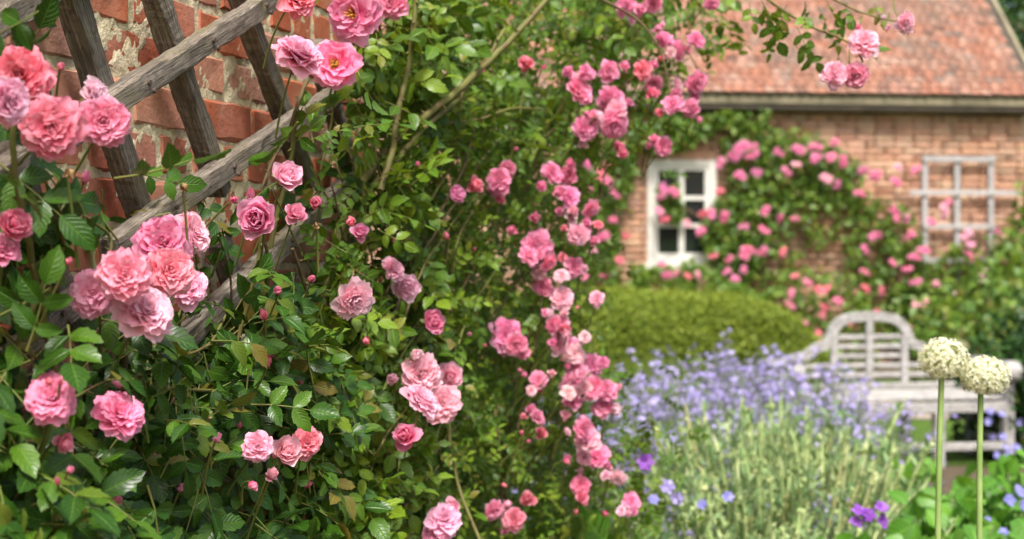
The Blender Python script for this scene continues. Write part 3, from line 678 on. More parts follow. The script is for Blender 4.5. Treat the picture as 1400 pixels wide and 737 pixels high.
for pts, r0, r1, mt in [
 ([(440,420,2.6),(470,300,2.7),(520,220,2.85),(590,150,2.95),(660,90,3.1),(740,10,3.2),(800,-60,3.3)], .010, .006, 'cane'),
 ([(465,330,2.7),(510,250,2.8),(570,190,2.9),(640,120,3.1),(690,40,3.2)], .008, .004, 'cane'),
 ([(520,260,2.7),(540,200,2.75),(553,110,2.8),(562,40,2.8),(575,-40,2.8)], .007, .005, 'cane'),
 ([(500,230,3.0),(530,120,3.05),(520,40,3.1),(530,-30,3.1)], .005, .003, 'cane_dark'),
 ([(555,90,3.1),(590,75,3.15),(640,60,3.2)], .004, .002, 'cane'),
 ([(600,170,3.2),(650,160,3.3),(700,150,3.4),(740,150,3.5)], .004, .002, 'cane'),
 ([(560,620,3.2),(590,500,3.2),(600,400,3.2),(612,330,3.2)], .007, .004, 'cane_dark'),
 ([(700,800,3.9),(690,640,3.9),(700,540,3.9),(690,480,3.9)], .006, .003, 'cane_dark'),
 ([(720,260,3.8),(740,200,3.8),(770,170,3.8),(830,130,3.75),(890,100,3.75),(940,110,3.7)], .005, .002, 'cane_dark'),
 ([(700,-40,3.3),(780,-20,3.3),(860,20,3.4),(900,70,3.4),(915,130,3.4)], .005, .002, 'cane_dark'),
 ([(760,800,4.0),(750,640,4.0),(770,540,4.0),(790,480,4.0)], .005, .002, 'cane_dark'),
 ([(690,640,3.7),(730,600,3.7),(760,560,3.7)], .004, .002, 'cane'),
 ([(690,820,3.0),(640,700,3.1),(620,620,3.2)], .005, .003, 'cane'),
 ([(1000,-120,3.2),(1020,-30,3.1),(1050,-2,3.1),(1100,30,3.1),(1160,60,3.1),(1180,85,3.1)], .004, .002, 'cane'),
 ([(1050,-60,3.1),(1100,-20,3.1),(1160,10,3.1),(1210,25,3.1),(1235,30,3.1)], .003, .0015, 'cane')]:
    cane(ramb, [fr_(q) for q in pts], r0, r1, M[mt])
ALLB = [q for q in ALLB if q[0] > 380]+[(a, b, c*.46, yf(a)-.03) for a, b, c, _, _ in RB]
RC = random.Random(8)
for q in range(34):
    x0, y0 = RC.uniform(470, 760), RC.uniform(260, 800); ln = RC.uniform(120, 300); lean = RC.uniform(-.25, .75); dz = RC.uniform(.0, .22); bow = RC.uniform(-40, 40)
    P_ = [(x0+lean*ln*t+bow*math.sin(t*3.1), y0-ln*t) for t in (0, .25, .5, .75, 1)]
    cane(ramb, [at(x, y, max(yf(x), 2.62)+dz+.05*math.sin(i_*2.)) for i_, (x, y) in enumerate(P_)], RC.uniform(.0028, .005), .0016, M[RC.choice(('cane', 'cane', 'cane_dark', 'stalk'))])
spots = []
FC = [[(470,300,2.7),(520,220,2.85),(590,150,2.95),(660,90,3.1),(740,10,3.2)],[(510,250,2.8),(570,190,2.9),(640,120,3.1)],[(520,260,2.7),(540,200,2.75),(553,110,2.8),(562,40,2.8)]]
def near_cane(px, py, Y):
    for L in FC:
        for a, b in zip(L, L[1:]):
            dx, dy = b[0]-a[0], b[1]-a[1]; t = max(0, min(1, ((px-a[0])*dx+(py-a[1])*dy)/(dx*dx+dy*dy)))
            if math.hypot(px-a[0]-t*dx, py-a[1]-t*dy) < 22 and Y < a[2]+t*(b[2]-a[2])+.03: return True
    return False
while len(spots) < 6400:
    px, py = rng.uniform(420, 1010), rng.uniform(-50, 790)
    D_ = dens(DR, px, py, 4)
    if rng.random() > D_**1.2: continue
    cl_ = math.sin(px*.052+1.3*math.sin(py*.031))*math.sin(py*.047+1.1*math.sin(px*.029))+.6*math.sin(px*.13+py*.09)*math.sin(py*.15-px*.05)
    th = .15+.85*max(0, min(1, (px-450)/250)); a = rng.random()**1.2
    if a < .45 and cl_ < -.05+.5*(rng.random()-.5): continue
    Y = yf(px)+th*a; p = at(px, py, Y)
    o_ = (p-WB)@WN; s_ = (p-WB)@WT
    if o_ < .06 and s_ < S1+.05: continue
    if near_cane(px, py, Y) and rng.random() < .85: continue
    sc = rng.uniform(.032, .064)*(1.3 if py < 200 else 1)*(1.12 if px < 600 else 1)
    tc = nz(np.array([0, 0, EYE])-p)
    nrm = tc*.4+np.array([-.15, -.1, .75])+rng.normal(0, .5, 3); d = rng.normal(0, .8, 3)+np.array([.2, 0, -.2])
    if hides(p, d, sc, .16): continue
    spots.append((sc/Y*(1.2-a), frame(p, d, nrm, sc)))
for px, py in ((1030,20),(1045,35),(1075,15),(1090,45),(1088,70),(1062,22),(1100,10),(1120,20),(1130,8),(1150,15),(1195,12),(1040,5),(1160,78),(1070,38),(1100,30),(1025,12),(1180,30),(1055,58),(1140,40)):
    p = at(px, py-8, 3.1+rng.uniform(-.05, .1)); spots.append((9, frame(p, rng.normal(0, .5, 3)+np.array([.3, 0, -.6]), np.array([0, -.7, .5])+rng.normal(0, .35, 3), rng.uniform(.040, .062))))
LMAT2 = [M['leaf_mid'], M['stalk']]
mid_m = leaf_meshes(8, 8, 2, 2, .52, LMAT2, 140); mid_lod = leaf_meshes(8, 4, 2, 3, .44, LMAT2, 160)
make_plant_leaves(ramb, spots, mid_m, LMAT2, 0, None, mid_lod)

# ------------------------------------------------------------------ cottage
HA = math.atan(.12); ca, sa_ = math.cos(HA), math.sin(HA)
cot = thing('brick_cottage', 'old brick cottage with clay tile roof and white window behind the garden', 'cottage', (0, 15.7, 0), HA)
def hy(px): u = (px-HX)/F; return 15.7/(1-.12*u)
def hx(px): return (px-HX)/F*hy(px)/ca
def hz(px, py): return EYE-(py-HY)/F*hy(px)
def hw(x, y, z): return np.array([x*ca-y*sa_, 15.7+x*sa_+y*ca, z])
def hat(px, py, out): 
    """a point `out` metres in front of the cottage wall"""
    u = (px-HX)/F; Y = (15.7-out/ca)/(1-.12*u); return at(px, py, Y)
XL, XR = -4.2, hx(1404); EZ = 3.07
g = G(); WX0, WX1, WZ0, WZ1 = hx(886), hx(977), hz(930, 360), hz(930, 219)
g.box((XL, .06, 0), (WX0, .40, EZ+.1)); g.box((WX1, .06, 0), (XR-.02, .40, EZ+.1)); g.box((WX0+.001, .06, 0), (WX1-.001, .40, WZ0)); g.box((WX0+.001, .06, WZ1), (WX1-.001, .40, EZ+.1))
g.box((XR-.30, .401, 0), (XR-.02, 5.2, EZ+.1)); g.box((XL, .401, 0), (XL+.3, 5.2, EZ+.1)); g.box((XL, 5.21, 0), (XR-.02, 5.5, EZ+.1))
wl_ = link('wall', g.mesh('wall', M['mortar_far'], False), cot)
# gable ends
g = G(); RP = R(46); HG = 2.65
for x0, x1 in ((XL, XL+.3), (XR-.30, XR-.02)):
    V = [(x, y, z) for x in (x0, x1) for y, z in ((.06, EZ+.1), (5.5, EZ+.1), (2.78, EZ+.1+2.6))]
    g.add(V, [(0, 2, 1), (3, 4, 5)]); g.add(V, [(0, 1, 4, 3), (1, 2, 5, 4), (2, 0, 3, 5)])
link('gable', g.mesh('gable', M['mortar_far'], False), cot)
cbm = [brick_tpl(.215, .064, .062, 400+i, 3, 3, .008, .003).mesh('brick', M['brick_far']) for i in range(4)]
rest = G(); cand = []
for k in range(40):
    z = .04+k*.075
    x = XL+(k % 2)*.1125-.1
    while x < XR-.05:
        ln = .215 if random.random() > .12 else .1025
        x0, x1 = max(x, XL), min(x+ln, XR); x += ln+.011
        if x1-x0 < .04: continue
        if x1 > WX0-.005 and x0 < WX1+.005 and WZ0-.03 < z < WZ1+.03: 
            if x0 < WX0-.05: x1 = WX0
            elif x1 > WX1+.05: x0 = WX1
            else: continue
            if x1-x0 < .04: continue
        c = hw((x0+x1)/2, 0, z); px, py = HX+c[0]/c[1]*F, HY-(c[2]-EYE)/c[1]*F
        see = 840 < px < 1400 and 140 < py < 330
        cand.append((-float(bool(py < 262 or 850 < px < 885 or px > 1260) and bool(see))-.5*float(bool(see))+random.random()*.01, x0, x1, z))
cand.sort()
for i, (_, x0, x1, z) in enumerate(cand):
    m = Matrix.Translation(((x0+x1)/2, random.gauss(0, .004), z)) @ Matrix.Diagonal(((x1-x0)/.215, 1, random.uniform(.94, 1.06), 1))
    if i < 297: o = link('brick', cbm[i % 4], wl_); o.matrix_basis = m
    else:
        g0 = brick_tpl(.215, .064, .062, i % 9, 2, 2, .008, .003); A = np.array(m); rest.add(np.vstack(g0.V)@A[:3, :3].T+A[:3, 3], np.vstack(g0.F4), None, random.random())
link('wall_bricks', rest.mesh('wall_bricks', M['brick_far']), wl_, None, 'stuff')
# roof: base slab, then clay tiles
ROOF_L = 3.9
def rp(x, t, h): return np.array([x, -.24+t*math.cos(RP)-h*math.sin(RP), EZ-.02+t*math.sin(RP)+h*math.cos(RP)])
XT0, XT1 = XL-.08, XR+.05
g = G(); V = [rp(x, t, h) for h in (-.08, 0) for x, t in ((XT0, .02), (XT1, .02), (XT1, ROOF_L), (XT0, ROOF_L))]
g.add(V, [(0,3,2,1),(4,5,6,7),(0,1,5,4),(1,2,6,5),(2,3,7,6),(3,0,4,7)])
yb = 2*(-.24+ROOF_L*math.cos(RP)); V2 = [(v[0], yb-v[1]+.01, v[2]) for v in V]; g.add(V2, [(0,1,2,3),(7,6,5,4),(4,5,1,0),(5,6,2,1),(6,7,3,2),(7,4,0,3)])
roof = link('roof', g.mesh('roof', M['gutter'], False), cot)
def tile_g(seed):
    r = np.random.default_rng(seed); g = G(); nx = 4; V = []
    for i, (t, h) in enumerate(((.035, -.012), (0, .034), (.16, .004))):
        for j in range(nx+1):
            x = -.0535+.107*j/nx; V.append((x, t+(r.normal(0, .003) if i < 2 else 0), h+.004*math.sin(j/nx*math.pi)+r.normal(0, .0015)))
    Fq = [(i*5+j, i*5+j+1, (i+1)*5+j+1, (i+1)*5+j) for i in range(2) for j in range(nx)]
    return g.add(V, Fq)
tg = [tile_g(50+i) for i in range(5)]; tme = [t.mesh('tile', M['tile'], False) for t in tg]
RX = np.array([[1, 0, 0], [0, math.cos(RP), -math.sin(RP)], [0, math.sin(RP), math.cos(RP)]])
cand = []
for k in range(int(ROOF_L/.105)):
    x = XT0+.06+(k % 2)*.03
    while x < XT1-.06:
        p = rp(x, k*.105, .012); w = hw(*p); px, py = HX+w[0]/w[1]*F, HY-(w[2]-EYE)/w[1]*F
        vis = py > -6 and 955 < px < 1405; cand.append((0 if vis else 1, abs(px-1180), p)); x += .120
cand.sort(key=lambda q: (q[0], q[1])); rest = G(); RA = {}
for i, (_, _, p) in enumerate(cand):
    A = np.eye(4); A[:3, :3] = RX@np.array(Matrix.Rotation(random.gauss(0, .03), 3, 'Y')) ; A[:3, 3] = p+np.array([0, 0, random.gauss(0, .003)])
    if i < 298: o = link('tile', tme[i % 5], roof); o.matrix_basis = Matrix(A.tolist())
    else: RA.setdefault(i % 5, []).append(A)
for a_ in RA: merge(rest, tg[a_], RA[a_], rng.random(len(RA[a_])))
link('roof_tiles', rest.mesh('roof_tiles', M['tile'], False), roof, None, 'stuff')
for k in range(14):
    g = G(); x0 = XT0+k*(XT1-XT0)/14; t = np.linspace(0, math.pi, 7); zt = EZ-.02+ROOF_L*math.sin(RP); yt = -.24+ROOF_L*math.cos(RP)
    V = [(x, yt+.13*math.cos(a), zt+.0+.13*math.sin(a)) for x in (x0, x0+(XT1-XT0)/14-.01) for a in t]; g.add(V, [(i, i+1, 8+i, 7+i) for i in range(6)]); link('ridge_tile', g.mesh('ridge_tile', M['tile']), roof)
g = G()                                                     # verge board up the right-hand edge
V = [rp(x, t, h) for h in (-.10, .03) for x, t in ((XT1+.002, 0), (XT1+.05, 0), (XT1+.05, ROOF_L), (XT1+.002, ROOF_L))]
g.add(V, [(0,3,2,1),(4,5,6,7),(0,1,5,4),(1,2,6,5),(2,3,7,6),(3,0,4,7)]); link('verge_board', g.mesh('verge_board', M['cream'], False), cot)
g = G(); g.box((XT0, -.215, EZ-.110), (XT1, -.175, EZ-.03)); link('fascia_board', g.mesh('fascia_board', M['cream'], False), cot)
g = G(); g.tube([(x, -.15, EZ-.155) for x in np.linspace(XT0, XT1, 30)], .045, 8); link('gutter', g.mesh('gutter', M['gutter']), cot)
g = G(); g.box((XL, -.05, EZ-.20), (XR, .055, EZ-.12)); link('wall_plate', g.mesh('wall_plate', M['gutter'], False), cot)
# window
ww, wh = WX1-WX0, WZ1-WZ0
win = bpy.data.objects.new('window', None); C.objects.link(win); win.parent = cot; win.location = (WX0, 0, WZ0); win.empty_display_size = .1
def wpart(name, boxes, m):
    g = G(); [g.box(*b) for b in boxes]; return link(name, g.mesh(name, m, False), win)
f_ = .062; c_ = .05
wpart('frame', [((-.01, -.03, 0), (f_, .06, wh)), ((ww-f_, -.03, 0), (ww+.01, .06, wh)), ((f_+.001, -.028, wh-f_), (ww-f_-.001, .058, wh)), ((f_+.001, -.028, 0), (ww-f_-.001, .058, f_))], M['white'])
wpart('sill', [((-.05, -.08, -.06), (ww+.05, .059, -.003))], M['white'])
x0, x1, z0, z1 = f_+.002, ww-f_-.002, f_+.002, wh-f_-.002
wpart('casement', [((x0, -.012, z0), (x0+c_, .04, z1)), ((x1-c_, -.012, z0), (x1, .04, z1)), ((x0+c_+.001, -.011, z0), (x1-c_-.001, .039, z0+c_)), ((x0+c_+.001, -.011, z1-c_), (x1-c_-.001, .039, z1))], M['white'])
xa, xb, za_, zb = x0+c_, x1-c_, z0+c_, z1-c_; xm = (xa+xb)/2; b_ = .032
wpart('mullion', [((xm-b_, -.010, za_+.001), (xm+b_, .036, zb-.001))], M['white'])
zr = [za_+(zb-za_)/3, za_+2*(zb-za_)/3]
for z in zr:
    for a, b in ((xa, xm-b_), (xm+b_, xb)): wpart('glazing_bar', [((a+.001, -.008, z-.022), (b-.001, .034, z+.022))], M['white'])
zz_ = [za_]+zr+[zb]
for i in range(3):
    for a, b in ((xa, xm-b_), (xm+b_, xb)): wpart('pane', [((a, .016, zz_[i]), (b, .02, zz_[i+1]))], M['glass'])
g = G(); g.box((WX0-.04, -.012, WZ1+.004), (WX1+.04, .055, WZ1+.09)); link('lintel', g.mesh('lintel', M['brick_far'], False), cot)
# pale square trellis on the wall
wt = thing('wall_trellis', 'pale square wooden trellis fixed to the cottage wall right of the roses', 'trellis', tuple(hw(hx(1305), -.05, 1.4)), HA)
def tb(px0, py0, px1, py1, y0, y1):
    cx = hx(1305); g = G(); g.box((hx(px0)-cx, y0, hz(px0, py1)-1.4), (hx(px1)-cx, y1, hz(px0, py0)-1.4)); link('trellis_bar', g.mesh('trellis_bar', M['greywhite'], False), wt)
for px in (1258, 1302, 1348): tb(px, 213, px+7, 420, -.02, .0)
for px0, px1, py in ((1258, 1356, 214), (1240, 1392, 260), (1258, 1356, 306), (1240, 1392, 352)): tb(px0, py, px1, py+7, -.045, -.0215)

# ------------------------------------------------------------------ scattered leaf helper for background plants
def single(nl=3, nc=2, ratio=.62, seed=0): return leaflet(nl, nc, ratio, .25, .3, 0, seed)
def scatter(pts, size, mat, nrm, jit=.6, T=None, name='foliage', parent=None, root=True, ddir=(0, 0, -.3)):
    T = T or single(); g = G(); Ms = []
    for p in pts: Ms.append(frame(p, rng.normal(0, .8, 3)+np.array(ddir), np.asarray(nrm)+rng.normal(0, jit, 3), size*rng.uniform(.6, 1.35)))
    g.many(T, Ms, rng.random(len(Ms)))
    return link(name, g.mesh(name, mat), parent, None, 'stuff', True)
def inpoly(x, y, P):
    c = False; j = len(P)-1
    for i in range(len(P)):
        if (P[i][1] > y) != (P[j][1] > y) and x < (P[j][0]-P[i][0])*(y-P[i][1])/(P[j][1]-P[i][1])+P[i][0]: c = not c
        j = i
    return c
LOWB = []
for sd in range(4):                                          # a head of several small roses, for the far climbers
    r = np.random.default_rng(sd); g = G()
    for q in range(6):
        a = r.uniform(0, 6.28); rad = r.uniform(.05, .33); ctr = np.array([rad*math.cos(a), rad*math.sin(a), r.uniform(0, .18)])
        b = G()
        for (n_p, a0, a1, L, Wd, z0) in LAY['rosette'][0:6:2]:
            for j in range(n_p-2): b.many(petal(L, Wd*1.2, R(a0), R(a1+r.normal(0, 10)), .3, r.integers(1e6), 2, 2), [rotz(j*6.283/(n_p-2)+r.uniform(0, .5), z0)], [r.random()])
        m = facing(ctr, (ctr[0]*1.3, ctr[1]*1.3, .8), 0, .42); b2 = [m]; merge(g, b, b2, [0])
    LOWB.append(g.mesh('rose_cluster', PM))
def climber(label, polys, heads, px_loc, n, out=(.03, .28), size=.075, mat='leaf_bg'):
    root = thing('climbing_rose', label, 'rose', tuple(hat(px_loc, 0, .2)*np.array([1, 1, 0])), 0, 'climbing roses on the cottage wall')
    pts = []
    cl = [(rng.uniform(-60, 60), rng.uniform(-60, 60)) for _ in range(3)]
    while len(pts) < n:
        P, w = polys[rng.integers(len(polys))]
        if rng.random() > w: continue
        xs = [q[0] for q in P]; ys = [q[1] for q in P]; x, y = rng.uniform(min(xs), max(xs)), rng.uniform(min(ys), max(ys))
        if not inpoly(x, y, P): continue
        if math.sin(x*.09+cl[0][0])*math.sin(y*.11+cl[0][1])+.5*math.sin(x*.21+y*.17+cl[1][0]) < -.35+.9*(rng.random()-.5)*1.0 and w < .95: continue
        pts.append(hat(x, y, rng.uniform(*out)))
    scatter(pts, size, M[mat], (-.1, -.6, .6), .55, parent=root)
    for px, py, d, tk in heads:
        p = hat(px, py, out[1]+.06); m = Matrix(facing(p, np.array([-.05, -1, .25])+rng.normal(0, .25, 3), random.uniform(0, 6), d*p[1]/F).tolist())
        o = link('rose_cluster', random.choice(LOWB), root, None, None, True); o.matrix_basis = m; o.color = tint(tk)
    return root
def stems(root, lines):
    for L in lines: cane(root, [hat(*q) for q in L], .018, .008, M['cane_dark'], False, 'stem')
hA = [(1012,200,26,'k'),(1028,212,22,'k'),(1005,213,20,'k'),(1030,198,20,'m'),(985,226,22,'k'),(1013,242,22,'k'),(1033,236,20,'k'),(1068,208,20,'k'),(1090,207,22,'k'),(1115,202,22,'m'),(1072,234,20,'k'),(1090,225,18,'p'),(1115,216,24,'k'),(1137,216,22,'k'),(1150,220,20,'k'),(1140,198,18,'m'),(1128,246,20,'p'),(1143,250,18,'k'),(1175,265,18,'k'),(1180,232,20,'k'),(1196,238,22,'m'),(1066,298,16,'k'),(1048,290,18,'k'),(985,262,16,'c'),(988,295,20,'k'),(975,296,22,'k'),(958,316,20,'k'),(962,290,18,'c'),(1015,312,18,'k'),(1045,315,18,'k'),(1020,348,24,'k'),(1030,344,20,'m'),(1043,342,16,'m'),(997,352,16,'m'),(975,350,14,'c'),(993,374,16,'m'),(1005,382,18,'k'),(1017,368,16,'m'),(912,258,22,'k'),(905,266,20,'m'),(920,264,18,'k'),(910,298,18,'c'),(900,290,16,'l'),(938,306,14,'l'),(1070,345,16,'c'),(1085,300,16,'m')]
cA = climber('climbing rose packed with pink heads on the cottage wall beside the white window', [([(985,190),(1040,176),(1110,182),(1180,225),(1175,285),(1110,275),(1060,290),(1000,280)], 1), ([(985,270),(1050,270),(1055,330),(1020,395),(1000,400),(970,360),(955,310)], 1), ([(1050,270),(1160,280),(1180,330),(1100,340),(1060,400),(1040,380)], .5), ([(900,255),(925,255),(935,300),(905,305)], .35)], hA, 1030, 4600)
stems(cA, [[(1060,520,.1),(1050,420,.08),(1045,330,.1),(1060,240,.12)], [(1075,520,.1),(1090,400,.08),(1110,300,.1),(1140,230,.1)], [(1050,500,.1),(1010,400,.1),(980,320,.12),(930,280,.14)]])
hB = [(1200,240,20,'m'),(1223,250,18,'k'),(1252,233,18,'k'),(1228,230,16,'p'),(1227,288,20,'k'),(1237,297,18,'m'),(1225,298,16,'m'),(1245,325,20,'k'),(1200,320,18,'m'),(1180,340,18,'k'),(1195,325,18,'k'),(1262,345,20,'k'),(1250,352,18,'k'),(1290,290,24,'p'),(1295,280,18,'m'),(1272,304,18,'m'),(1320,325,24,'p'),(1330,335,22,'p'),(1325,350,18,'m'),(1345,375,16,'w'),(1364,318,18,'m'),(1355,405,16,'w'),(1373,358,16,'m'),(1240,368,16,'m'),(1220,360,16,'m'),(1182,372,14,'m'),(1252,386,18,'k'),(1280,388,16,'p'),(1295,432,18,'p'),(1337,384,16,'w'),(1345,426,16,'p'),(1358,440,16,'p'),(1263,415,18,'p'),(1183,395,16,'c'),(1203,396,16,'c'),(1170,400,16,'m'),(1290,460,16,'p'),(1240,445,16,'p'),(1310,405,14,'w'),(1250,418,16,'p'),(1215,430,14,'m'),(1390,350,14,'w'),(1370,470,16,'w')]
cB = climber('straggling climbing rose with pale and pink heads below the pale trellis', [([(1170,260),(1240,285),(1270,340),(1390,330),(1400,480),(1180,470),(1150,330)], .92), ([(1220,390),(1400,360),(1400,500),(1250,490)], .9)], hB, 1290, 6200)
stems(cB, [[(1230,560,.1),(1225,450,.08),(1215,350,.1),(1190,270,.1)], [(1245,560,.1),(1280,450,.1),(1320,370,.12),(1370,330,.12)], [(1380,560,.1),(1370,450,.1),(1360,390,.1),(1380,320,.1)]])
hC = [(806,225,24,'k'),(820,240,20,'c'),(828,225,18,'c'),(800,260,20,'m'),(812,280,20,'k'),(826,248,22,'m'),(840,265,18,'k'),(856,322,14,'c'),(846,356,16,'c'),(826,325,20,'m'),(812,345,18,'p'),(838,302,14,'m'),(826,376,14,'m'),(800,380,16,'k')]
cC = climber('climbing rose with coral pink heads on the cottage wall left of the window', [([(770,190),(870,180),(868,240),(845,300),(850,390),(770,395)], .8), ([(860,160),(1050,150),(1050,172),(975,182),(930,206),(870,215)], .6)], hC, 820, 3200)
stems(cC, [[(815,520,.1),(820,420,.1),(835,300,.1),(850,220,.1)], [(860,200,.1),(940,178,.08),(1040,160,.08)]])
hD = [(906,362,16,'m'),(913,374,18,'m'),(925,372,14,'m'),(938,378,14,'c'),(952,376,14,'p'),(1106,462,18,'c'),(1118,458,18,'c'),(1096,470,16,'k'),(1082,402,16,'m'),(1106,386,18,'m'),(1080,418,16,'m'),(1100,442,16,'m'),(1085,380,16,'c'),(1120,398,18,'c'),(1126,430,16,'c'),(1083,420,14,'k'),(1144,412,18,'m'),(1125,420,16,'c'),(1130,396,16,'c'),(1160,440,14,'c'),(1200,427,16,'c')]
cD = climber('low pink rose growing along the wall foot behind the hedge', [([(865,366),(960,360),(990,385),(1060,395),(1060,415),(860,410)], .9), ([(1060,360),(1180,375),(1210,500),(1080,500)], .55)], hD, 1000, 2600, (.3, .7))

# ------------------------------------------------------------------ trees and shrubs
def tree(label, x, y, h, r, n, trunk_h, seed, name='broadleaf_tree', size=.11, group='trees behind the cottage'):
    root = thing(name, label, 'tree', (x, y, 0), 0, group); rr = np.random.default_rng(seed)
    cane(root, [(x, y, -.05), (x+.1, y, trunk_h*.5), (x, y+.1, trunk_h), (x-.1, y, h*.8)], .16, .05, M['bark'], False, 'trunk')
    ctr = [np.array([x, y, h*.62])+rr.normal(0, 1, 3)*np.array([r*.45, r*.45, h*.17]) for _ in range(14)]
    for c in ctr[:6]: cane(root, [(x, y, trunk_h*.8), tuple((np.array([x, y, trunk_h])+c)/2), tuple(c)], .06, .015, M['bark'], False, 'limb')
    pts = []
    for i in range(n):
        c = ctr[rr.integers(len(ctr))]; v = nz(rr.normal(0, 1, 3)); pts.append(c+v*r*.42*rr.random()**.4)
    scatter(pts, size, M['tree'], (0, -.3, .8), .6, parent=root, name='crown')
tree('dark green tree standing behind the right end of the cottage roof', 8.3, 20.5, 7.5, 2.1, 9000, 2.5, 1)
tree('dark leafy tree hugging the right corner of the cottage', 7.05, 17.8, 4.1, .95, 5000, 1.2, 2, size=.09)
def shrub(label, px, Y, r, h, n, size, mat, cat='shrub', name='shrub', group=None, T=None, flowers=None):
    c = at(px, 0, Y); root = thing(name, label, cat, (c[0], c[1], 0), 0, group); pts = []
    for i in range(6): 
        a = i*1.05+rng.random(); cane(root, [(c[0], c[1], 0), (c[0]+.3*r*math.cos(a), c[1]+.3*r*math.sin(a), h*.4), (c[0]+.6*r*math.cos(a), c[1]+.6*r*math.sin(a), h*.8)], .008, .004, M['stem_grey'], False, 'stem')
    for i in range(n):
        a = rng.uniform(0, 6.283); u_ = rng.random()**.45; ph = math.acos(rng.uniform(-.25, 1)); k = 1+.13*math.sin(a*5+px)+.1*math.sin(ph*7)
        pts.append(np.array([c[0]+r*k*u_*math.sin(ph)*math.cos(a), c[1]+r*k*u_*math.sin(ph)*math.sin(a), h*.22+h*.78*k*u_*math.cos(ph)]))
    scatter(np.array(pts), size, M[mat], (-.1, -.35, .8), .5, T, parent=root)
    for (fx, fy, fY, fs, fm) in flowers or []:
        flower(root, at(fx, fy, fY), fs, fm)
    return root
def flower(root, p, size, fm, n=6):
    g = G(); 
    for j in range(n): g.many(petal(.55, .42, R(60+20*(j % 2)), R(80+random.gauss(0, 20)), .2, j, 3, 3, .03), [rotz(j*6.283/n)], [random.random()])
    o = link('flower', g.mesh('flower', M[fm]), root, None, None, True); o.matrix_basis = Matrix(facing(p, np.array([0, -.8, .5])+rng.normal(0, .3, 3), 0, size).tolist())
shrub('dark green shrub beside the right arm of the bench', 1420, 9.6, .55, 1.05, 4200, .075, 'tree', flowers=[(1362+rng.uniform(-12, 38), 575+rng.uniform(-25, 50), 8.95, .05, 'blue') for _ in range(11)])
shrub('green shrub behind the bench against the cottage wall', 1395, 12.2, .9, 1.35, 4200, .085, 'leaf_bg')
shrub('bushy green shrub at the left of the bench behind the lavender', 1080, 11.2, .5, .8, 2200, .07, 'leaf_bg')
shrub('leafy ivy shrub climbing at the right corner of the cottage', 1425, 15.6, .5, 2.3, 3000, .09, 'leaf_bg')

# ------------------------------------------------------------------ hedge
hg = thing('hedge', 'long clipped green hedge with a rounded end in front of the cottage', 'hedge', (.5, 11.2, 0))
HXL, HXR, HYF, HYB, HH = -1.6, 2.42, 10.45, 11.75, 1.0
def hsurf(a, b):
    """a 0..1 along, b 0..1 from front foot over the top to the back foot"""
    x = HXL+(HXR-HXL)*a; e = max(0, (x-(HXR-.75))/.75); k = math.sqrt(max(.0, 1-e*e)); hh = HH*(.30+.70*k)+.025*math.sin(x*2.1); yc = (HYF+HYB)/2; hw_ = (HYB-HYF)/2*(.25+.75*k)
    th = b*math.pi; c_, s_ = math.cos(th), math.sin(th)
    sx = np.sign(c_)*abs(c_)**.24; sz = abs(s_)**.24
    return np.array([x, yc-sx*hw_, hh*sz])
g = G(); na, nb_ = 50, 24
V = [hsurf(i/na, j/nb_) + np.array([0, 0, -.02]) for i in range(na+1) for j in range(nb_+1)]
g.add(V, [(i*(nb_+1)+j, (i+1)*(nb_+1)+j, (i+1)*(nb_+1)+j+1, i*(nb_+1)+j+1) for i in range(na) for j in range(nb_)]); link('hedge_core', g.mesh('hedge_core', M['hcore']), hg, None, None, True)
Ms = []
for i in range(48000):
    a, b = rng.random(), .04+.72*rng.random(); p = hsurf(a, b); q = hsurf(min(1, a+.01), b)-p; r_ = hsurf(a, b+.01)-p
    nn = nz(np.cross(q, r_)); nn = nn if nn[2] > -.1 and (nn[1] < 0 or nn[2] > 0) else -nn
    Ms.append(frame(p+nn*rng.uniform(-.02, .035)+nn*(.022*math.sin(p[0]*9+p[2]*7)*math.sin(p[2]*11+p[1]*5-p[0]*4)+(.05*rng.random() if rng.random() < .06 else 0)), rng.normal(0, .7, 3)+nn*.5, nn+rng.normal(0, .5, 3), rng.uniform(.022, .040)))
g = G(); g.many(single(2, 2, .6), Ms, rng.random(len(Ms))); link('foliage', g.mesh('foliage', M['hedge']), hg, None, 'stuff', True)

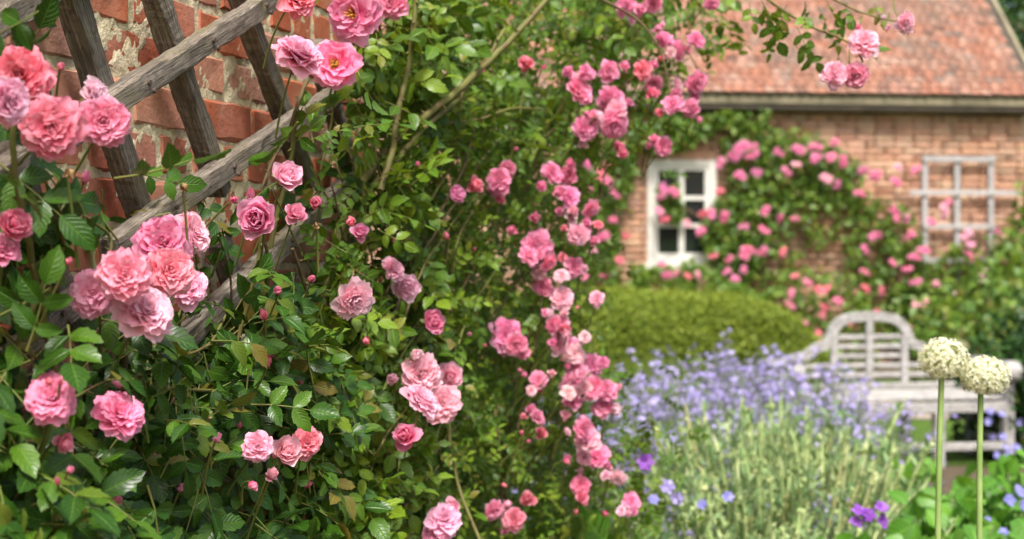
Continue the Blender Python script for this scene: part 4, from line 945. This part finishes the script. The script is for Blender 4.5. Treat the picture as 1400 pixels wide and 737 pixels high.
# ------------------------------------------------------------------ lavender, pale spikes, leafy perennials
def spike_tpl(kind, seed):
    """a whole plant 1 m tall unit: stems, leaves and flower whorls as three builders"""
    r = np.random.default_rng(seed); st, lf, fl = G(), G(), G(); lfT = single(2, 1, .22, 1); flT = single(2, 1, .8, 2)
    n = {'lavender': 95, 'spire': 90}[kind]; Ml = []; Mf = []
    for i in range(n):
        a = r.uniform(0, 6.283); b = .33*math.sqrt(r.random()); lean = r.uniform(.0, .8); h = r.uniform(.74, 1.03)*(1-.25*b/.33 if kind == 'lavender' else 1)
        p0 = np.array([b*.5*math.cos(a), b*.5*math.sin(a), 0]); p2 = np.array([b*(1+lean)*math.cos(a), b*(1+lean)*math.sin(a), h]); p1 = (p0+p2)/2+r.normal(0, .03, 3)+np.array([0, 0, .06])
        Q = [(1-t)**2*p0+2*t*(1-t)*p1+t*t*p2 for t in np.linspace(0, 1, 5)]
        st.tube(Q, [.005, .004, .0035, .003, .002], 3)
        for q in range(13 if kind == 'lavender' else 18):
            t = r.uniform(.05, .72) if kind == 'lavender' else r.uniform(.05, .98); p = (1-t)**2*p0+2*t*(1-t)*p1+t*t*p2
            d = np.array([r.normal(), r.normal(), .7 if kind == 'lavender' else 2.2]); Ml.append(frame(p, d, r.normal(0, 1, 3)+np.array([0, -.3, .5]), (.11 if kind == 'lavender' else .07)*r.uniform(.6, 1.2)))
        if kind == 'lavender':
            for q in range(6):
                t = r.choice([.55, .72, .86, .94, 1.0, 1.0]); p = (1-t)**2*p0+2*t*(1-t)*p1+t*t*p2+r.normal(0, .008, 3)
                Mf.append(frame(p, r.normal(0, 1, 3), r.normal(0, 1, 3), .032*r.uniform(.7, 1.3)))
        elif i % 2:
            a_ = .58+.2*r.random(); fl.tube([(1-t)**2*p0+2*t*(1-t)*p1+t*t*p2 for t in np.linspace(a_, 1.03, 5)], [.006, .0085, .0085, .007, .002], 5, 0, r.random())
            for q in range(14):
                t = a_+(1-a_)*r.random(); p = (1-t)**2*p0+2*t*(1-t)*p1+t*t*p2; Mf.append(frame(p+r.normal(0, .006, 3), np.array([0, 0, 1.])+r.normal(0, .5, 3), r.normal(0, 1, 3), .024*r.uniform(.6, 1.2)))
    lf.many(lfT, Ml, r.random(len(Ml))); fl.many(flT, Mf, r.random(len(Mf)))
    return st, lf, fl
LV = []
for i in range(2):
    st, lf, fl = spike_tpl('lavender', i); LV.append((st.mesh('stems', M['stem_grey']), lf.mesh('foliage', M['sage']), fl.mesh('flower_spikes', M['lav'])))
SPI = []
for i in range(2):
    st, lf, fl = spike_tpl('spire', 10+i); SPI.append((st.mesh('stems', M['stem_grey']), lf.mesh('foliage', M['sage']), fl.mesh('seed_spikes', M['pale'])))
def clump(src, name, label, cat, px, Y, sx, sz, group):
    c = at(px, 0, Y); root = thing(name, label, cat, (c[0], c[1], 0), 0, group)
    for nm, me in zip(('stems', 'foliage', 'flower_spikes' if name == 'lavender_bush' else 'seed_spikes'), random.choice(src)):
        o = link(nm, me, root, None, 'stuff'); o.scale = (sx, sx, sz); o.rotation_euler = (0, 0, px)
    return root
GL = 'lavender bushes filling the flower bed'
LVL = {(845,6.6): 'lavender bush showing just right of the lowest pink rose clusters', (1145,7.7): 'violet lavender bush right against the left arm of the bench', (1160,6.6): 'low lavender bush in front of the bench seat', (860,5.7): 'short lavender bush nearest the camera beside the hanging roses',
       (800,7.2): 'lavender bush half hidden behind the outer rose clusters', (760,6.4): 'lavender bush glimpsed low behind the rambling rose', (700,7.0): 'lavender bush almost wholly hidden behind the rambling rose', (1100,6.9): 'lavender bush below the rounded end of the hedge', (1075,8.4): 'lavender bush at the back touching the rounded hedge end'}
for px, Y, sx, sz in [(845,6.6,1.1,.88),(890,7.4,1.2,.93),(930,6.5,1.2,.90),(975,7.3,1.25,.94),(1015,6.6,1.15,.90),(1060,7.4,1.2,.93),(1100,6.9,1.2,.80),(1145,7.7,1.1,.76),(1000,8.3,1.2,.98),(920,8.3,1.2,.96),(1075,8.4,1.2,.96),(860,5.7,1.0,.72),(800,7.2,1.2,.9),(1160,6.6,.9,.60),(760,6.4,1.2,.85),(700,7.0,1.2,.85)]:
    sz -= .05; clump(LV, 'lavender_bush', LVL.get((px, Y), 'lavender bush with violet flower heads in the middle of the mass before the hedge'), 'lavender', px, Y, sx, sz, GL)
for px, Y, sx, sz, lb in [(1000, 5.3, .55, .70, 'slim lavender stems rising among the middle pale seed spikes'), (1120, 5.0, .5, .66, 'slim lavender stems rising beside the bright green leafy plants'), (900, 5.0, .6, .62, 'low lavender plant between the roses and the pale spikes')]:
    clump(LV, 'lavender_bush', lb, 'lavender', px, Y, sx, sz, GL)
GP = 'pale seed spike plants in front of the lavender'
SPL = {(1140,5.5): 'plant with pale seed spikes standing before the bench seat', (1150,4.8): 'spiked grey green plant beside the bright green leafy plants', (870,4.3): 'low spiked plant by the purple flowered plant', (820,4.7): 'spiked plant right behind the lowest pink roses', (760,4.6): 'spiked plant glimpsed behind the foot of the rambling rose', (1090,4.4): 'low spiked plant nearest the purple flowers at the bottom', (905,4.7): 'spiked plant between the hanging roses and the lavender', (1075,5.7): 'tallest pale spiked plant reaching up to the lavender heads'}
for px, Y, sx, sz in [(905,4.7,.9,.50),(975,4.9,1.0,.64),(1040,5.0,1.0,.74),(1100,5.2,1.0,.76),(1010,5.6,1.0,.78),(1075,5.7,1.0,.82),(1140,5.5,.9,.70),(870,4.3,.9,.44),(940,4.3,.9,.50),(1010,4.4,1.0,.56),(1090,4.4,1.0,.58),(1150,4.8,.8,.56),(820,4.7,.9,.45),(760,4.6,1,.5)]:
    clump(SPI, 'spike_plant', SPL.get((px, Y), 'grey green plant with pale upright seed spikes in the middle before the lavender'), 'plant', px, Y, sx, sz, GP)
rt = single(4, 2, .85, 5)
PL = [('rounded bright green leafy plant below the left end of the bench',1215,5.6,.36,.60,700,[]),('bright green leafy plant behind the left allium stem',1275,5.2,.36,.56,700,[]),('bright green leafy plant between the two allium stems',1318,5.9,.4,.48,800,[]),
      ('bright green leafy plant at the right edge under the bench',1390,5.4,.4,.60,800,[(1392,672,4.9,.05,'blue'),(1380,684,4.9,.045,'blue'),(1398,690,4.9,.045,'blue'),(1350,712,4.9,.03,'blue'),(1372,728,4.9,.035,'blue')]),
      ('low leafy plant with purple flowers in front of the spikes',1200,4.3,.34,.60,600,[(1176,700,3.95,.05,'purple'),(1205,695,3.95,.042,'purple'),(1205,712,3.95,.048,'purple'),(1188,706,3.95,.045,'purple'),(1170,714,3.95,.04,'purple')]),
      ('low leafy plant at the right bottom around the allium stem',1330,4.3,.4,.60,700,[])]
for lb, px, Y, r, h, n_, fl in PL: shrub(lb, px, Y, r, h, n_, .085, 'lush', 'plant', 'leafy_perennial', None, rt, fl)
mv = shrub('purple flowered plant among the grey green foliage right of the roses', 890, 4.05, .3, .55, 500, .06, 'sage', 'plant', 'flowering_plant', None, single(3, 2, .4), [(883,632,3.9,.05,'purple'),(912,666,3.9,.045,'lav'),(925,682,3.9,.04,'lav'),(893,684,3.9,.035,'blue'),(995,680,3.9,.035,'blue'),(960,690,3.9,.03,'blue')])
shrub('broad leaved green plant at the foot of the rambling rose', 770, 3.9, .34, .72, 420, .10, 'lush', 'plant', 'leafy_perennial', None, rt)

# ------------------------------------------------------------------ alliums
def allium(label, hxp, hyp, d, bx, Y):
    top = at(hxp, hyp, Y); bot = at(bx, 0, Y); root = thing('allium', label, 'allium', (bot[0], bot[1], 0), 0, 'pair of white alliums'); r = d*Y/F/2
    Q = [np.array([bot[0], bot[1], 0])*(1-t)+top*t+np.array([.009*math.sin(t*4+hxp), 0, 0]) for t in np.linspace(0, 1, 9)]
    g = G(); g.tube(Q, np.linspace(.0068, .0055, 9), 10); link('stem', g.mesh('stem', M['allium_stem']), root, None, None, True)
    g = G(); fl = G(); Ms = []; dirs = []
    n = 640; rr = np.random.default_rng(int(hxp))
    for i in range(n):
        z = 1-2*(i+.5)/n; a = i*2.39996+rr.normal(0, .12); q = math.sqrt(1-z*z); v = nz(np.array([q*math.cos(a), q*math.sin(a), z])+rr.normal(0, .05, 3)); k = r*rr.uniform(.76, 1.06)*(1 if z > -.75 else .85)
        v2 = v*np.array([1.02, 1.02, .92 if hxp < 1300 else .84]); g.tube([top, top+v2*k*.5, top+v2*k], [.0006, .0006, .0006], 3); 
        for j in range(6):
            fm = facing(top+v2*k, v, j*1.047+a, 1.); d_ = fm[:3, 0]; Ms.append(frame(top+v2*k, d_+v*rr.uniform(.3, 1.5), v-d_*.5, .0062*rr.uniform(.8, 1.2)))
    fl.many(single(2, 2, .30, 3), Ms, rr.random(len(Ms)))
    link('pedicels', g.mesh('pedicels', M['allium_core']), root, None, 'stuff', True); link('florets', fl.mesh('florets', M['allium']), root, None, 'stuff', True)
    g = G(); th = np.linspace(0, math.pi, 9); k = 12
    V = [top+np.array([.55*r*math.sin(t)*math.cos(j*6.283/k), .55*r*math.sin(t)*math.sin(j*6.283/k), .5*r*math.cos(t)]) for t in th for j in range(k)]
    g.add(V, [(i*k+j, i*k+(j+1) % k, (i+1)*k+(j+1) % k, (i+1)*k+j) for i in range(8) for j in range(k)]); link('flower_core', g.mesh('flower_core', M['allium_core']), root, None, None, True)
allium('taller white ball allium on a bare green stem before the bench', 1290, 492, 63, 1285, 2.75)
allium('shorter white ball allium on a bare green stem at the right', 1346, 515, 64, 1343, 2.75)

# ------------------------------------------------------------------ bench
BPHI = R(9)
bc = at(1207, 0, 9.35)
bench = thing('garden_bench', 'silvery wooden garden bench with arched slatted back beside the lavender', 'bench', (bc[0], bc[1], 0), BPHI)
def bpart(name, *boxes, bev=True):
    g = G(); [g.box(*b) for b in boxes]; o = link(name, g.mesh(name, M['teak'], False), bench)
    if bev: b = o.modifiers.new('bevel', 'BEVEL'); b.width = .006; b.segments = 2
    return o
BW = .76                                                    # half width; local -y is the front
prof = [(0, 1.055), (.09, 1.05), (.18, 1.035), (.24, 1.0), (.285, .945), (.31, .885), (.325, .857), (.365, .848), (.40, .825), (.43, .78), (.46, .752), (.51, .735), (.56, .715), (.61, .675), (.66, .655), (.76, .65)]
prof = [(x, z-.075*min(1, max(0, (z-.65)/.2))) for x, z in prof]
prof = [(-x, z) for x, z in prof[:0:-1]]+prof
g = G(); V = []
for i, (x, z) in enumerate(prof):
    a = np.array(prof[max(0, i-1)]); b = np.array(prof[min(len(prof)-1, i+1)]); t = nz(b-a); nrm = np.array([-t[1], t[0]])
    lo = np.array([x, z])-nrm*.062
    for q in ((x, .20, z), (x, .245, z), (lo[0], .245, lo[1]), (lo[0], .20, lo[1])): V.append(q)
Fq = [(i*4+j, i*4+(j+1) % 4, (i+1)*4+(j+1) % 4, (i+1)*4+j) for i in range(len(prof)-1) for j in range(4)]+[(0, 3, 2, 1), tuple(len(V)-4+j for j in range(4))]
g.add(V, Fq); link('top_rail', g.mesh('top_rail', M['teak'], False), bench)
def topz(x):
    xs = [p[0] for p in prof]; zs = [p[1] for p in prof]; return float(np.interp(x, xs, zs))
for x in (-.25, 0, .25, -.51, .51): bpart('back_post', ((x-.024, .203, .46), (x+.024, .242, topz(x)-.055-(.03 if abs(x) > .2 and abs(x) < .3 else 0))))
bpart('back_rail', ((-BW+.05, .205, .455), (BW-.05, .24, .498)))
z = .535
while z < 1.0:
    for a, b in ((-.735, -.534), (-.486, -.274), (-.226, -.024), (.024, .226), (.274, .486), (.534, .735)):
        if z+.03 < min(topz(a), topz(b))-.055: bpart('back_slat', ((a+.001, .214, z), (b-.001, .232, z+.034)))
    z += .064
for i in range(7): y = -.30+i*.071; bpart('seat_slat', ((-BW+.02, y, .425+abs(i-3)*.003), (BW-.02, y+.06, .448+abs(i-3)*.003)))
bpart('seat_rail', ((-BW, -.315, .355), (BW, -.275, .422)))
for x in (-BW+.035, -.25, .25, BW-.035):
    bpart('leg', ((x-.033, -.318 if abs(x) < .5 else -.32, 0), (x+.033, -.25, .354 if abs(x) < .5 else .60)))
    bpart('leg', ((x-.03, .19, 0), (x+.03, .25, .42)))
for x in (-BW+.035, BW-.035):
    bpart('arm_post', ((x-.03, .196, .421), (x+.03, .244, .648)))
    bpart('side_stretcher', ((x-.018, -.249, .14), (x+.018, .189, .19)))
    # scroll-ended arm
    g = G(); V = []; th = np.linspace(0, 1, 17); path = [(.21, .655), (.1, .66), (-.05, .645), (-.18, .65), (-.28, .665), (-.34, .662), (-.375, .63), (-.372, .585), (-.335, .565), (-.305, .585), (-.312, .61)]
    for y, z in path:
        for dx, dz in ((-.045, .018), (.045, .018), (.045, -.018), (-.045, -.018)): V.append((x+dx, y, z+dz))
    # thickness follows the path
    V = []
    for i, (y, z) in enumerate(path):
        a = np.array(path[max(0, i-1)]); b = np.array(path[min(len(path)-1, i+1)]); t = nz(b-a); nr = np.array([-t[1], t[0]])*.017
        for dx, q in ((-.05, 1), (.05, 1), (.05, -1), (-.05, -1)): V.append((x+dx, y+nr[0]*q, z+nr[1]*q))
    g.add(V, [(i*4+j, i*4+(j+1) % 4, (i+1)*4+(j+1) % 4, (i+1)*4+j) for i in range(len(path)-1) for j in range(4)]+[(0, 3, 2, 1), tuple(len(V)-4+j for j in range(4))]); link('arm', g.mesh('arm', M['teak']), bench)
for a, b in ((-BW+.069, -.284), (-.216, .216), (.284, BW-.069)): bpart('front_stretcher', ((a, -.305, .11), (b, -.265, .16)))
